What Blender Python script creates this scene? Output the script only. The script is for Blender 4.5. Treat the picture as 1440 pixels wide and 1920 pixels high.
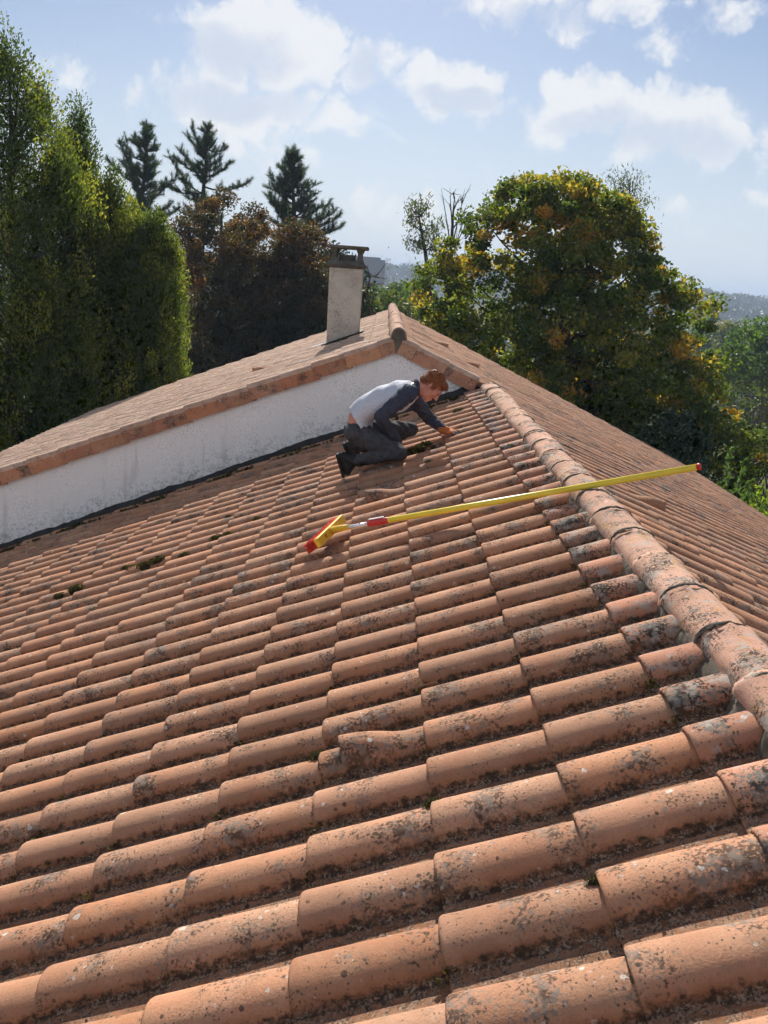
import bpy, math, random
import numpy as np
from mathutils import Matrix, Vector
rng = np.random.default_rng(7); random.seed(7)
for o in list(bpy.data.objects): bpy.data.objects.remove(o)
SC = bpy.context.scene; COL = SC.collection
R_ = math.radians
# ---------------------------------------------------------------- camera
FPX = 1647.83
CAM = np.array([-0.5898, -1.9826, 1.3100])
PITCH, YAW, ROLL = 0.2608, 0.0154, 0.0719
_fw = np.array([math.sin(YAW)*math.cos(PITCH), math.cos(YAW)*math.cos(PITCH), -math.sin(PITCH)])
_r = np.array([math.cos(YAW), -math.sin(YAW), 0]); _u = np.cross(_r, _fw)
_R = math.cos(ROLL)*_r + math.sin(ROLL)*_u; _U = -math.sin(ROLL)*_r + math.cos(ROLL)*_u
cd = bpy.data.cameras.new('camera'); cam = bpy.data.objects.new('camera', cd); COL.objects.link(cam)
cd.sensor_fit = 'VERTICAL'; cd.sensor_height = 36; cd.sensor_width = 27; cd.lens = 36*FPX/1920
cd.clip_start = .05; cd.clip_end = 20000
cam.matrix_world = Matrix(((_R[0], _U[0], -_fw[0], CAM[0]), (_R[1], _U[1], -_fw[1], CAM[1]), (_R[2], _U[2], -_fw[2], CAM[2]), (0, 0, 0, 1)))
SC.camera = cam
SC.render.resolution_x = 768; SC.render.resolution_y = 1024
def ray(x, y): return _fw + _R*(x-720)/FPX - _U*(y-960)/FPX
def at(x, y, D): return CAM + ray(x, y)*D
def at_y(x, y, Y):
    d = ray(x, y); return CAM + d*(Y-CAM[1])/d[1]
def proj(P):
    d = np.asarray(P, float)-CAM; z = d@_fw
    return np.stack([720+FPX*(d@_R)/z, 960-FPX*(d@_U)/z, z], -1)
# ---------------------------------------------------------------- node helper
class NT:
    def __init__(s, tree): s.t = tree; tree.nodes.clear()
    def n(s, typ, ins=None, **props):
        nd = s.t.nodes.new(typ)
        for k, v in props.items(): setattr(nd, k, v)
        for k, v in (ins or {}).items(): s.put(nd.inputs[k], v)
        return nd
    def put(s, sock, v):
        if isinstance(v, bpy.types.NodeSocket): s.t.links.new(v, sock)
        elif isinstance(v, bpy.types.Node): s.t.links.new(v.outputs[0], sock)
        elif isinstance(v, (tuple, list)) and len(v) == 3 and sock.type == 'RGBA': sock.default_value = (*v, 1)
        else: sock.default_value = v
    def m(s, op, a, b=0.0, c=None, clamp=False):
        nd = s.t.nodes.new('ShaderNodeMath'); nd.operation = op; nd.use_clamp = clamp
        s.put(nd.inputs[0], a); s.put(nd.inputs[1], b)
        if c is not None: s.put(nd.inputs[2], c)
        return nd.outputs[0]
    def vm(s, op, a, b=None):
        nd = s.t.nodes.new('ShaderNodeVectorMath'); nd.operation = op
        s.put(nd.inputs[0], a)
        if b is not None: s.put(nd.inputs[1], b)
        return nd.outputs['Value'] if op in ('DOT_PRODUCT', 'LENGTH') else nd.outputs[0]
    def ss(s, x, lo, hi, a=0.0, b=1.0):
        nd = s.t.nodes.new('ShaderNodeMapRange'); nd.interpolation_type = 'SMOOTHSTEP'
        s.put(nd.inputs[0], x); s.put(nd.inputs[1], lo); s.put(nd.inputs[2], hi); s.put(nd.inputs[3], a); s.put(nd.inputs[4], b)
        return nd.outputs[0]
    def mix(s, f, a, b, blend='MIX'):
        nd = s.t.nodes.new('ShaderNodeMix'); nd.data_type = 'RGBA'; nd.blend_type = blend
        s.put(nd.inputs[0], f); s.put(nd.inputs[6], a); s.put(nd.inputs[7], b)
        return nd.outputs[2]
    def noise(s, vec, scale, detail=4, rough=.55, dist=0.0):
        nd = s.n('ShaderNodeTexNoise', {'Scale': scale, 'Detail': detail, 'Roughness': rough, 'Distortion': dist})
        if vec is not None: s.put(nd.inputs['Vector'], vec)
        return nd.outputs['Fac']
    def vor(s, vec, scale):
        nd = s.n('ShaderNodeTexVoronoi', {'Scale': scale}); s.put(nd.inputs['Vector'], vec)
        return nd.outputs['Distance'], nd.outputs['Color']
    def ramp(s, f, stops):
        nd = s.t.nodes.new('ShaderNodeValToRGB'); cr = nd.color_ramp
        while len(cr.elements) < len(stops): cr.elements.new(.5)
        for e, (p, c) in zip(cr.elements, stops): e.position = p; e.color = (*c, 1)
        s.put(nd.inputs[0], f); return nd.outputs[0]
    def pos(s): return s.n('ShaderNodeNewGeometry').outputs['Position']
# ---------------------------------------------------------------- world: sky with clouds
SUN_EL, SUN_AZ = R_(35.5), R_(-1.5)          # azimuth measured from +Y towards +X
SKM = (.375, .405, .465)     # thin high haze between the clouds tints the clear sky
W = bpy.data.worlds.new('World'); SC.world = W; W.use_nodes = True
t = NT(W.node_tree)
sky = t.n('ShaderNodeTexSky', sky_type='NISHITA', sun_disc=False, sun_elevation=SUN_EL, sun_rotation=SUN_AZ, altitude=100, air_density=1.0, dust_density=.6, ozone_density=1.2)
D = t.vm('NORMALIZE', t.n('ShaderNodeTexCoord').outputs['Generated'])
CLOUDS = [  # photo pixel centre, half width, half height, weight
    (400, 120, 140, 105, 1.1), (540, 80, 120, 95, 1.15), (470, 205, 190, 58, 1.0), (690, 100, 70, 80, .75), (600, 205, 110, 60, .7),
    (130, 135, 100, 32, .55), (850, 165, 125, 50, .8), (1095, 212, 100, 68, 1.1), (1320, 250, 160, 70, 1.15),
    (1190, 285, 100, 38, .9), (1450, 262, 120, 55, 1.05), (1180, 20, 120, 36, .8), (1020, 25, 190, 50, .8), (1340, 15, 90, 30, .85), (1415, 385, 70, 26, .8),
    (785, 268, 45, 12, .5), (520, 300, 100, 50, .5), (1290, 405, 80, 22, .4), (730, 385, 130, 40, .5), (250, 190, 60, 30, .4), (1230, 60, 70, 40, .5), (960, 330, 60, 16, .35)]
warp = t.n('ShaderNodeTexNoise', {'Scale': 11.0, 'Detail': 5.0, 'Roughness': .6}); t.put(warp.inputs['Vector'], D)
wv = t.vm('SCALE', t.vm('SUBTRACT', warp.outputs['Color'], (.5, .5, .5)))
wv.node.inputs['Scale'].default_value = .07
Dw = t.vm('ADD', D, wv)
field = None
for (x, y, rx, ry, w) in CLOUDS:
    d = ray(x, y); d /= np.linalg.norm(d)
    e1 = np.cross(d, [0, 0, 1]); e1 /= np.linalg.norm(e1); e2 = np.cross(e1, d)
    e1 = e1*math.cos(ROLL)-e2*math.sin(ROLL); e2 = np.cross(e1, d)
    a_ = t.m('MULTIPLY_ADD', t.vm('DOT_PRODUCT', Dw, tuple(e1*FPX/rx)), 1.0, -float(d@e1)*FPX/rx); b_ = t.vm('DOT_PRODUCT', Dw, tuple(e2*FPX/ry))
    c_ = t.m('MULTIPLY', t.m('LESS_THAN', t.vm('DOT_PRODUCT', D, tuple(d)), .5), 99.0)
    q = t.m('ADD', t.m('MULTIPLY_ADD', a_, a_, t.m('MULTIPLY', b_, b_)), c_)
    v = t.m('MULTIPLY', t.m('MULTIPLY_ADD', q, -.85, 1.0), w)
    field = v if field is None else t.m('MAXIMUM', field, v)
# unseen cumulus over the rest of the sky, coverage raised to lift ambient light
sep = t.n('ShaderNodeSeparateXYZ', {0: D})
zz = t.m('MAXIMUM', sep.outputs[2], .06)
flat = t.n('ShaderNodeCombineXYZ', {0: t.m('DIVIDE', sep.outputs[0], zz), 1: t.m('DIVIDE', sep.outputs[1], zz), 2: 3.7})
gen = t.m('MULTIPLY', t.m('SUBTRACT', t.noise(flat.outputs[0], .55, 3, .5), .47), 5.0)
vc = ray(720, 300); vc /= np.linalg.norm(vc)
off = t.ss(t.vm('DOT_PRODUCT', D, tuple(vc)), .86, .74)
field = t.m('MAXIMUM', field, t.m('SUBTRACT', t.m('MULTIPLY', gen, off), t.m('MULTIPLY', t.m('SUBTRACT', 1.0, off), 1.5)))
puff = t.noise(D, 24.0, 6, .62)
vo = t.n('ShaderNodeTexVoronoi', {'Scale': 15.0, 'Detail': 3.0, 'Roughness': .55, 'Lacunarity': 2.3}); t.put(vo.inputs['Vector'], Dw)
bill = t.m('MULTIPLY_ADD', vo.outputs['Distance'], -1.5, 1.0)
dens = t.m('ADD', t.m('MAXIMUM', field, -1.2), t.m('MULTIPLY_ADD', bill, .75, t.m('MULTIPLY', t.m('SUBTRACT', puff, .5), 1.5)))
mask = t.ss(dens, -.20, .50)
def shade_blob(x, y, rx, ry):
    d = ray(x, y); d /= np.linalg.norm(d); e1 = np.cross(d, [0, 0, 1]); e1 /= np.linalg.norm(e1); e2 = np.cross(e1, d)
    a_ = t.vm('DOT_PRODUCT', Dw, tuple(e1*FPX/rx)); b_ = t.vm('DOT_PRODUCT', Dw, tuple(e2*FPX/ry))
    return t.m('MULTIPLY_ADD', t.m('MULTIPLY_ADD', a_, a_, t.m('MULTIPLY', b_, b_)), -1.0, 1.0)
under = None      # grey undersides of the thicker clouds
for bl in ((420, 95, 130, 42), (440, 190, 150, 36), (1280, 268, 150, 34), (1110, 228, 75, 30), (690, 110, 35, 45), (860, 185, 80, 22), (1030, 40, 140, 20)):
    v = shade_blob(*bl); under = v if under is None else t.m('MAXIMUM', under, v)
core = t.ss(t.m('ADD', under, t.m('MULTIPLY_ADD', bill, .5, t.m('MULTIPLY', t.m('SUBTRACT', puff, .5), 1.6))), -.45, .75)
core = t.m('MAXIMUM', core, t.m('MULTIPLY', off, t.ss(dens, .5, 1.2)))
CB = 5.5
ccol = t.mix(core, (CB*1.0, CB*1.0, CB*1.0), (CB*.72, CB*.78, CB*.89))
sv = (math.sin(SUN_AZ)*math.cos(SUN_EL), math.cos(SUN_AZ)*math.cos(SUN_EL), math.sin(SUN_EL))
front = t.ss(t.vm('DOT_PRODUCT', D, sv), .45, -.5, 1.0, 2.7)     # clouds opposite the sun, out of view, brightened to fill the shaded wall
ccol = t.vm('MULTIPLY', ccol, t.n('ShaderNodeCombineXYZ', {0: front, 1: front, 2: front}).outputs[0])
veil = t.ss(sep.outputs[2], .30, -.04)
base = t.mix(t.m('MULTIPLY', veil, .82), t.mix(1.0, sky.outputs[0], (SKM[0], SKM[1], SKM[2]), 'MULTIPLY'), (4.45, 4.8, 5.25))
skyc = t.mix(t.m('MULTIPLY', mask, .85), base, ccol)
bg = t.n('ShaderNodeBackground', {'Color': skyc, 'Strength': 0.1})
t.n('ShaderNodeOutputWorld', {'Surface': bg})
W.cycles.sampling_method = 'MANUAL'; W.cycles.sample_map_resolution = 512
# ---------------------------------------------------------------- sun
sl = bpy.data.lights.new('sun', 'SUN'); sl.energy = 5.0; sl.angle = R_(.5); sl.color = (1, .93, .83)
so = bpy.data.objects.new('sun', sl); COL.objects.link(so)
sdir = Vector((math.sin(SUN_AZ)*math.cos(SUN_EL), math.cos(SUN_AZ)*math.cos(SUN_EL), math.sin(SUN_EL)))
so.rotation_euler = sdir.to_track_quat('Z', 'Y').to_euler(); so.location = (0, 0, 60)
cy = SC.cycles; cy.use_adaptive_sampling = True; cy.adaptive_threshold = .03; cy.adaptive_min_samples = 12; cy.max_bounces = 5; cy.diffuse_bounces = 2; cy.glossy_bounces = 2; cy.transmission_bounces = 4; cy.volume_bounces = 0; cy.transparent_max_bounces = 4
cy.caustics_reflective = False; cy.caustics_refractive = False
vs = SC.view_settings; vs.view_transform = 'Standard'; vs.look = 'None'; vs.exposure = 0.8; vs.gamma = 1
# ---------------------------------------------------------------- object helpers
def tag(o, label=None, cat=None, group=None, kind=None):
    if label: o['label'] = label
    if cat: o['category'] = cat
    if group: o['group'] = group
    if kind: o['kind'] = kind
    return o
def link(o, parent=None):
    COL.objects.link(o)
    if parent is not None: o.parent = parent; o.matrix_parent_inverse = Matrix.Translation(-parent.location) if parent.type == 'EMPTY' else Matrix.Identity(4)
    return o
def empty(name, loc=(0, 0, 0)):
    o = bpy.data.objects.new(name, None); o.location = loc; o.empty_display_size = .2; COL.objects.link(o); return o
def mesh_np(name, V, F, mat, attrs=None, smooth=True):
    """V (n,3) array; F list of index arrays, each (k,3) or (k,4)."""
    me = bpy.data.meshes.new(name)
    V = np.asarray(V, np.float32)
    if isinstance(F, np.ndarray): F = [F]
    F = [np.asarray(f, np.int32) for f in F if len(f)]
    loops = np.concatenate([f.ravel() for f in F]); tot = np.concatenate([np.full(len(f), f.shape[1], np.int32) for f in F])
    me.vertices.add(len(V)); me.vertices.foreach_set('co', V.ravel())
    me.loops.add(len(loops)); me.loops.foreach_set('vertex_index', loops)
    me.polygons.add(len(tot)); st = np.zeros(len(tot), np.int32); st[1:] = np.cumsum(tot)[:-1]
    me.polygons.foreach_set('loop_start', st); me.polygons.foreach_set('loop_total', tot)
    me.update(calc_edges=True)
    me.polygons.foreach_set('use_smooth', np.full(len(tot), smooth, bool))
    for k, (dom, arr) in (attrs or {}).items():
        a = me.attributes.new(k, 'FLOAT', dom); a.data.foreach_set('value', np.asarray(arr, np.float32))
    if mat is not None: me.materials.append(mat)
    return me
def obj(name, me, parent=None):
    return link(bpy.data.objects.new(name, me), parent)
class MB:
    def __init__(s): s.v = []; s.f3 = []; s.f4 = []; s.n = 0
    def add(s, V, F):
        V = np.asarray(V, float)
        for f in F: (s.f4 if len(f) == 4 else s.f3).append([i+s.n for i in f])
        s.v.append(V); s.n += len(V); return s
    def box(s, lo, hi, M=None):
        x0, y0, z0 = lo; x1, y1, z1 = hi
        V = np.array([(x0, y0, z0), (x1, y0, z0), (x1, y1, z0), (x0, y1, z0), (x0, y0, z1), (x1, y0, z1), (x1, y1, z1), (x0, y1, z1)], float)
        if M is not None: V = V@np.asarray(M[0]).T + np.asarray(M[1])
        return s.add(V, [(0, 3, 2, 1), (4, 5, 6, 7), (0, 1, 5, 4), (1, 2, 6, 5), (2, 3, 7, 6), (3, 0, 4, 7)])
    def frustum(s, lo, hi, z0, z1):  # rectangles (x0,y0,x1,y1)
        V = [(lo[0], lo[1], z0), (lo[2], lo[1], z0), (lo[2], lo[3], z0), (lo[0], lo[3], z0), (hi[0], hi[1], z1), (hi[2], hi[1], z1), (hi[2], hi[3], z1), (hi[0], hi[3], z1)]
        return s.add(V, [(0, 3, 2, 1), (4, 5, 6, 7), (0, 1, 5, 4), (1, 2, 6, 5), (2, 3, 7, 6), (3, 0, 4, 7)])
    def tube(s, P, rad, k=6, cap=True):
        P = np.asarray(P, float); n = len(P); rad = np.broadcast_to(rad, n)
        T = np.gradient(P, axis=0); T /= np.linalg.norm(T, axis=1)[:, None]+1e-9
        ref = np.array([0, 0, 1.]) if abs(T[0, 2]) < .9 else np.array([1., 0, 0])
        V = []
        for i in range(n):
            a = np.cross(T[i], ref); a /= np.linalg.norm(a)+1e-9; b = np.cross(T[i], a)
            for j in range(k):
                g = 2*math.pi*j/k; V.append(P[i]+rad[i]*(a*math.cos(g)+b*math.sin(g)))
        F = [(i*k+j, (i+1)*k+j, (i+1)*k+(j+1) % k, i*k+(j+1) % k) for i in range(n-1) for j in range(k)]
        if cap:
            V += [P[0], P[-1]]; c0, c1 = n*k, n*k+1
            F += [(c0, j, (j+1) % k) for j in range(k)]+[(c1, (n-1)*k+(j+1) % k, (n-1)*k+j) for j in range(k)]
        return s.add(V, F)
    def rcone(s, a, b, ra, rb, k=12, sq=None):   # capsule with two radii
        a = np.asarray(a, float); b = np.asarray(b, float); d = b-a; L = np.linalg.norm(d); d = d/(L+1e-9)
        P = []; rr = []
        for g in np.linspace(90, 0, 5)[:-1]: P.append(a-d*ra*math.sin(R_(g))); rr.append(max(ra*math.cos(R_(g)), 1e-4))
        P.append(a); rr.append(ra); P.append(b); rr.append(rb)
        for g in np.linspace(0, 90, 5)[1:]: P.append(b+d*rb*math.sin(R_(g))); rr.append(max(rb*math.cos(R_(g)), 1e-4))
        ref = np.array([0, 1., 0]) if abs(d[1]) < .9 else np.array([1., 0, 0])
        x = np.cross(d, ref); x /= np.linalg.norm(x); y = np.cross(d, x); V = []
        for p_, r_ in zip(P, rr):
            for j in range(k): g = 2*math.pi*j/k; V.append(p_+r_*(x*math.cos(g)+y*math.sin(g)))
        n = len(P)
        F = [(i*k+j, i*k+(j+1) % k, (i+1)*k+(j+1) % k, (i+1)*k+j) for i in range(n-1) for j in range(k)]
        F += [tuple(range(k))[::-1][i:i+1]+() for i in []]
        V += [P[0], P[-1]]; c0, c1 = n*k, n*k+1
        F += [(c0, (j+1) % k, j) for j in range(k)]+[(c1, (n-1)*k+j, (n-1)*k+(j+1) % k) for j in range(k)]
        return s.add(V, F)
    def ell(s, c, ax, k=14, m=9):                # ellipsoid, ax = three half-axis vectors
        c = np.asarray(c, float); A = np.asarray(ax, float); V = []
        for i in range(1, m):
            ph = math.pi*i/m
            for j in range(k): g = 2*math.pi*j/k; V.append(c+math.sin(ph)*(math.cos(g)*A[0]+math.sin(g)*A[1])+math.cos(ph)*A[2])
        n = m-1
        F = [(i*k+j, (i+1)*k+j, (i+1)*k+(j+1) % k, i*k+(j+1) % k) for i in range(n-1) for j in range(k)]
        V += [c+A[2], c-A[2]]; c0, c1 = n*k, n*k+1
        F += [(c0, j, (j+1) % k) for j in range(k)]+[(c1, (n-1)*k+(j+1) % k, (n-1)*k+j) for j in range(k)]
        return s.add(V, F)
    def mesh(s, name, mat, smooth=False):
        return mesh_np(name, np.concatenate(s.v), [np.array(s.f4, np.int32).reshape(-1, 4), np.array(s.f3, np.int32).reshape(-1, 3)], mat, smooth=smooth)
    def build(s, name, mat, parent=None, smooth=False): return obj(name, s.mesh(name, mat, smooth), parent)
def bevel(o, w=.004, seg=2):
    m = o.modifiers.new('bevel', 'BEVEL'); m.width = w; m.segments = seg; m.limit_method = 'ANGLE'; return o
def remesh(mb, name, mat, voxel=.008, smooth=6, wrinkle=None):
    me = mb.mesh('tmp', None, True); o = bpy.data.objects.new('tmp', me); COL.objects.link(o)
    m = o.modifiers.new('r', 'REMESH'); m.mode = 'VOXEL'; m.voxel_size = voxel; m.use_smooth_shade = True
    s = o.modifiers.new('s', 'SMOOTH'); s.factor = .5; s.iterations = smooth
    dg = bpy.context.evaluated_depsgraph_get(); out = bpy.data.meshes.new_from_object(o.evaluated_get(dg))
    bpy.data.objects.remove(o); out.name = name
    n = len(out.vertices); co = np.empty(n*3); no = np.empty(n*3)
    out.vertices.foreach_get('co', co); out.vertices.foreach_get('normal', no); co = co.reshape(-1, 3); no = no.reshape(-1, 3)
    if wrinkle is not None:
        co = co + no*wrinkle(co)[:, None]; out.vertices.foreach_set('co', co.ravel())
    out.materials.clear(); out.materials.append(mat)
    out.polygons.foreach_set('use_smooth', np.ones(len(out.polygons), bool)); out.update()
    return out
# ---------------------------------------------------------------- materials
def material(name):
    m = bpy.data.materials.new(name); m.use_nodes = True; return m, NT(m.node_tree)
def finish(t, col, rough=.85, bump=None, bstr=.2, bdist=.01, spec=.3, **kw):
    b = t.n('ShaderNodeBsdfPrincipled', {'Base Color': col, 'Roughness': rough, 'Specular IOR Level': spec, **kw})
    if bump is not None:
        bn = t.n('ShaderNodeBump', {'Height': bump, 'Strength': bstr, 'Distance': bdist}); t.put(b.inputs['Normal'], bn)
    t.n('ShaderNodeOutputMaterial', {'Surface': b}); return b
def simple(name, col, rough=.7, var=.15, scale=20, bump=.15, spec=.3, metal=0.0):
    m, t = material(name); p = t.n('ShaderNodeTexCoord').outputs['Object']
    n = t.noise(p, scale, 5, .6)
    c = t.mix(t.ss(n, .3, .7), tuple(x*(1-var) for x in col), tuple(min(1, x*(1+var)) for x in col))
    finish(t, c, rough, t.noise(p, scale*5, 4), bump, .004, spec, Metallic=metal); return m
def tile_material(name, tints, lichen=1.0, orange=0.0, dusty=.3, black=1.0, soot=.0):
    m, t = material(name); p = t.pos()
    at_ = t.n('ShaderNodeAttribute', attribute_name='rnd'); oi = t.n('ShaderNodeObjectInfo')
    rnd = t.m('FRACT', t.m('ADD', at_.outputs['Fac'], oi.outputs['Random']))
    rnd2 = t.m('FRACT', t.m('MULTIPLY', rnd, 17.31)); rnd3 = t.m('FRACT', t.m('MULTIPLY', rnd, 57.77))
    pan = t.n('ShaderNodeAttribute', attribute_name='pan').outputs['Fac']
    # shift the pattern a little for each tile so stains stop at the joints
    sh = t.n('ShaderNodeCombineXYZ', {0: t.m('MULTIPLY', rnd2, 9.0), 1: t.m('MULTIPLY', rnd3, 7.0), 2: rnd})
    q = t.vm('ADD', p, sh.outputs[0])
    col = t.ramp(rnd, [(i/(len(tints)-1), c) for i, c in enumerate(tints)])
    bri = t.m('MULTIPLY_ADD', rnd3, .36, .80)
    col = t.vm('MULTIPLY', col, t.n('ShaderNodeCombineXYZ', {0: bri, 1: bri, 2: bri}).outputs[0])
    big = t.noise(q, 5.0, 3, .6); mid = t.noise(q, 22.0, 3, .65); fine = t.noise(q, 150.0, 2, .7); grain = t.noise(p, 480.0, 1, .7)
    col = t.mix(t.m('MULTIPLY', t.ss(big, .42, .68), dusty), col, (.55, .36, .235))
    col = t.mix(t.m('MULTIPLY', t.ss(mid, .52, .75), .40), col, (.50, .23, .13))
    col = t.mix(t.m('MULTIPLY', t.ss(fine, .35, .72), .35), col, (.24, .11, .075))
    col = t.mix(t.m('MULTIPLY', t.ss(grain, .55, .75), .30), col, (.60, .42, .33))
    # sooty grey lichen crust: small spots crowding into broken patches
    hf = t.noise(q, 95.0, 3, .66)
    patch = t.m('ADD', t.m('MULTIPLY', t.noise(q, 6.5, 2, .5), 1.0), t.m('MULTIPLY', t.m('SUBTRACT', rnd2, .5), .14))
    a = t.m('ADD', hf, t.m('MULTIPLY', t.m('SUBTRACT', patch, .5), .95))
    col = t.mix(t.m('MULTIPLY', t.ss(t.noise(q, 13.0, 4, .7), .44, .66), .42), col, (.27, .165, .105))     # dull weathered patina
    crust = t.m('MULTIPLY', t.ss(a, .555-soot, .69-soot), .80*lichen, clamp=True)
    ccol = t.mix(t.ss(t.noise(q, 24.0, 2), .42, .60), (.036, .031, .026), (.175, .16, .142))
    col = t.mix(crust, col, ccol)
    # black pin-head specks
    vd, vcx = t.vor(q, 95.0); sx = t.n('ShaderNodeSeparateColor', {0: vcx})
    spk = t.m('MULTIPLY', t.ss(vd, .34, .22), t.ss(sx.outputs[0], .64, .70))
    spk = t.m('MULTIPLY', spk, t.ss(big, .42, .60))
    vd2, vcx2 = t.vor(q, 42.0); sx2 = t.n('ShaderNodeSeparateColor', {0: vcx2})
    spk2 = t.m('MULTIPLY', t.ss(vd2, t.m('MULTIPLY', sx2.outputs[1], .42), t.m('MULTIPLY', sx2.outputs[1], .30)), t.ss(sx2.outputs[0], .80, .84))
    spk = t.m('MULTIPLY', t.m('MAXIMUM', spk, t.m('MULTIPLY', spk2, t.ss(mid, .44, .56))), .8*black, clamp=True)
    col = t.mix(spk, col, (.050, .042, .036))
    # pale round lichen rosettes
    wob = t.vm('ADD', q, t.vm('MULTIPLY', t.n('ShaderNodeTexNoise', {'Vector': q, 'Scale': 90.0, 'Detail': 1.0}).outputs['Color'], (.012, .012, .012)))
    vd3, vc3 = t.vor(wob, 17.0); s3 = t.n('ShaderNodeSeparateColor', {0: vc3})
    rr = t.m('ADD', .07, t.m('MULTIPLY', s3.outputs[1], .15))
    ros = t.m('MULTIPLY', t.ss(vd3, rr, t.m('MULTIPLY', rr, .8)), t.ss(s3.outputs[0], .75, .76))
    ring = t.ss(t.m('ABSOLUTE', t.m('SUBTRACT', vd3, t.m('MULTIPLY', rr, .62))), .0, .035, 1.0, .55)
    vd4, vc4 = t.vor(wob, 48.0); s4 = t.n('ShaderNodeSeparateColor', {0: vc4})
    dots = t.m('MULTIPLY', t.ss(vd4, .30, .20), t.m('MULTIPLY', t.ss(s4.outputs[0], .80, .82), t.ss(big, .48, .60)))
    lich = t.m('MULTIPLY', t.m('MAXIMUM', t.m('MULTIPLY', ros, ring), t.m('MULTIPLY', dots, .55)), .8*lichen, clamp=True)
    col = t.mix(lich, col, (.58, .57, .53))
    if orange:
        o = t.m('MULTIPLY', t.ss(t.noise(p, 26.0, 6, .7), .56, .63), t.ss(t.noise(p, 3.5, 2), .46, .58))
        col = t.mix(t.m('MULTIPLY', o, orange, clamp=True), col, (.42, .23, .035))
        g = t.ss(t.noise(p, 16.0, 5, .72), .53, .64)
        col = t.mix(t.m('MULTIPLY', g, .75), col, (.33, .31, .28))
    flank_shade = t.m('MULTIPLY', t.ss(pan, .18, .75), t.ss(t.noise(q, 11.0, 4, .65), .30, .62, .25, 1.0))
    col = t.mix(t.m('MULTIPLY', flank_shade, .72), col, (.165, .074, .034))  # dirty flanks, with dark shade and warm bounce light painted into the tint
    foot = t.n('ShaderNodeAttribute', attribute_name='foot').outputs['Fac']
    alg_shade = t.ss(t.m('ADD', t.m('MULTIPLY', foot, .62), t.m('MULTIPLY', t.noise(q, 38.0, 4, .7), .9)), .70, .95)
    col = t.mix(t.m('MULTIPLY', alg_shade, .92), col, (.030, .025, .020))  # black algae crust at the foot, with the barrel's shadow painted in
    # grit and leaf dust lying in the pans
    grit = t.m('MULTIPLY', t.ss(pan, .70, .97), t.ss(t.noise(p, 45.0, 3, .75), .42, .60))
    gcol = t.mix(t.ss(fine, .4, .62), (.055, .042, .032), (.33, .235, .17))
    col = t.mix(t.m('MULTIPLY', grit, .85), col, gcol)
    hgt = t.m('ADD', t.m('MULTIPLY', fine, .9), t.m('MULTIPLY', mid, .45))
    finish(t, col, .92, hgt, .42, .004, .15); return m
TERRA = [(.385, .178, .098), (.43, .217, .124), (.325, .158, .092), (.45, .252, .158), (.40, .182, .092), (.36, .196, .124), (.42, .20, .106)]
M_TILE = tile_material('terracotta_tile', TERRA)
M_TILE_LIT = tile_material('pale_lit_tile', [(.52, .37, .285), (.58, .43, .335), (.48, .34, .265), (.60, .46, .365), (.51, .34, .25)], lichen=.5, dusty=.6)  # upper slope and rake tops: grazing sunlight painted in as paler terracotta
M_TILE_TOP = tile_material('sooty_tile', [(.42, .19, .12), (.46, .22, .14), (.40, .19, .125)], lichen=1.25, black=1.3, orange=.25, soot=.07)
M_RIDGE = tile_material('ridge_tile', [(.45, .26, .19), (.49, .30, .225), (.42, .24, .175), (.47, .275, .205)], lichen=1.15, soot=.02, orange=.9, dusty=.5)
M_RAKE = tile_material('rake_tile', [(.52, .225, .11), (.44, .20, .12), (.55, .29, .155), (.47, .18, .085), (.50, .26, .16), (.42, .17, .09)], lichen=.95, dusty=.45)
def wall_material():
    m, t = material('lime_render'); p = t.pos()
    sep = t.n('ShaderNodeSeparateXYZ', {0: p})
    # height above the lower roof line
    h = t.m('SUBTRACT', sep.outputs[2], t.m('MULTIPLY', sep.outputs[0], .419))
    n = t.noise(p, 2.2, 6, .65); f = t.noise(p, 26.0, 7, .72); g = t.noise(p, 90.0, 4, .7)
    col = t.mix(t.ss(n, .35, .68), (.82, .81, .79), (.90, .89, .875))
    mould = t.m('ADD', t.m('ADD', t.m('MULTIPLY', n, .30), t.m('MULTIPLY', f, .80)), t.ss(h, .45, .03, 0.0, .20))
    col = t.mix(t.m('MULTIPLY', t.ss(mould, .66, .97), .75), col, (.10, .10, .098))
    col = t.mix(t.m('MULTIPLY', t.ss(t.m('ADD', g, t.m('MULTIPLY', n, .4)), .72, .92), .6), col, (.16, .155, .15))
    st = t.noise(t.vm('MULTIPLY', p, (9.0, 9.0, 1.2)), 1.0, 4)
    col = t.mix(t.m('MULTIPLY', t.ss(st, .58, .75), .3), col, (.36, .33, .30))
    finish(t, col, .95, t.m('ADD', f, g), .5, .006, .1); return m
M_WALL = wall_material()
def cement(name, a, b, stain=(.10, .095, .085)):
    m, t = material(name); p = t.pos(); n = t.noise(p, 5.0, 6, .65); f = t.noise(p, 40.0, 6, .7)
    col = t.mix(t.ss(n, .35, .7), a, b)
    col = t.mix(t.m('MULTIPLY', t.ss(t.m('ADD', t.m('MULTIPLY', f, .6), t.m('MULTIPLY', t.noise(p, 3.0, 3), .5)), .57, .74), .75), col, stain)
    finish(t, col, .95, f, .6, .01, .1); return m
M_MORTAR = cement('mortar', (.16, .137, .11), (.095, .082, .066), (.022, .020, .015))
M_CHIM = cement('chimney_render', (.50, .455, .395), (.36, .325, .28), (.15, .13, .11))
M_CAP = cement('cap_concrete', (.13, .125, .112), (.085, .08, .072), (.03, .029, .026))
M_LEAD = simple('lead_flashing', (.022, .022, .023), .7, .4, 12, .3, .3)
M_DECK = simple('roof_deck', (.08, .05, .035), .95)
M_PLASTER = cement('house_render', (.62, .60, .56), (.55, .53, .50), (.35, .33, .3))
M_MOSS_ = None
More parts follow.
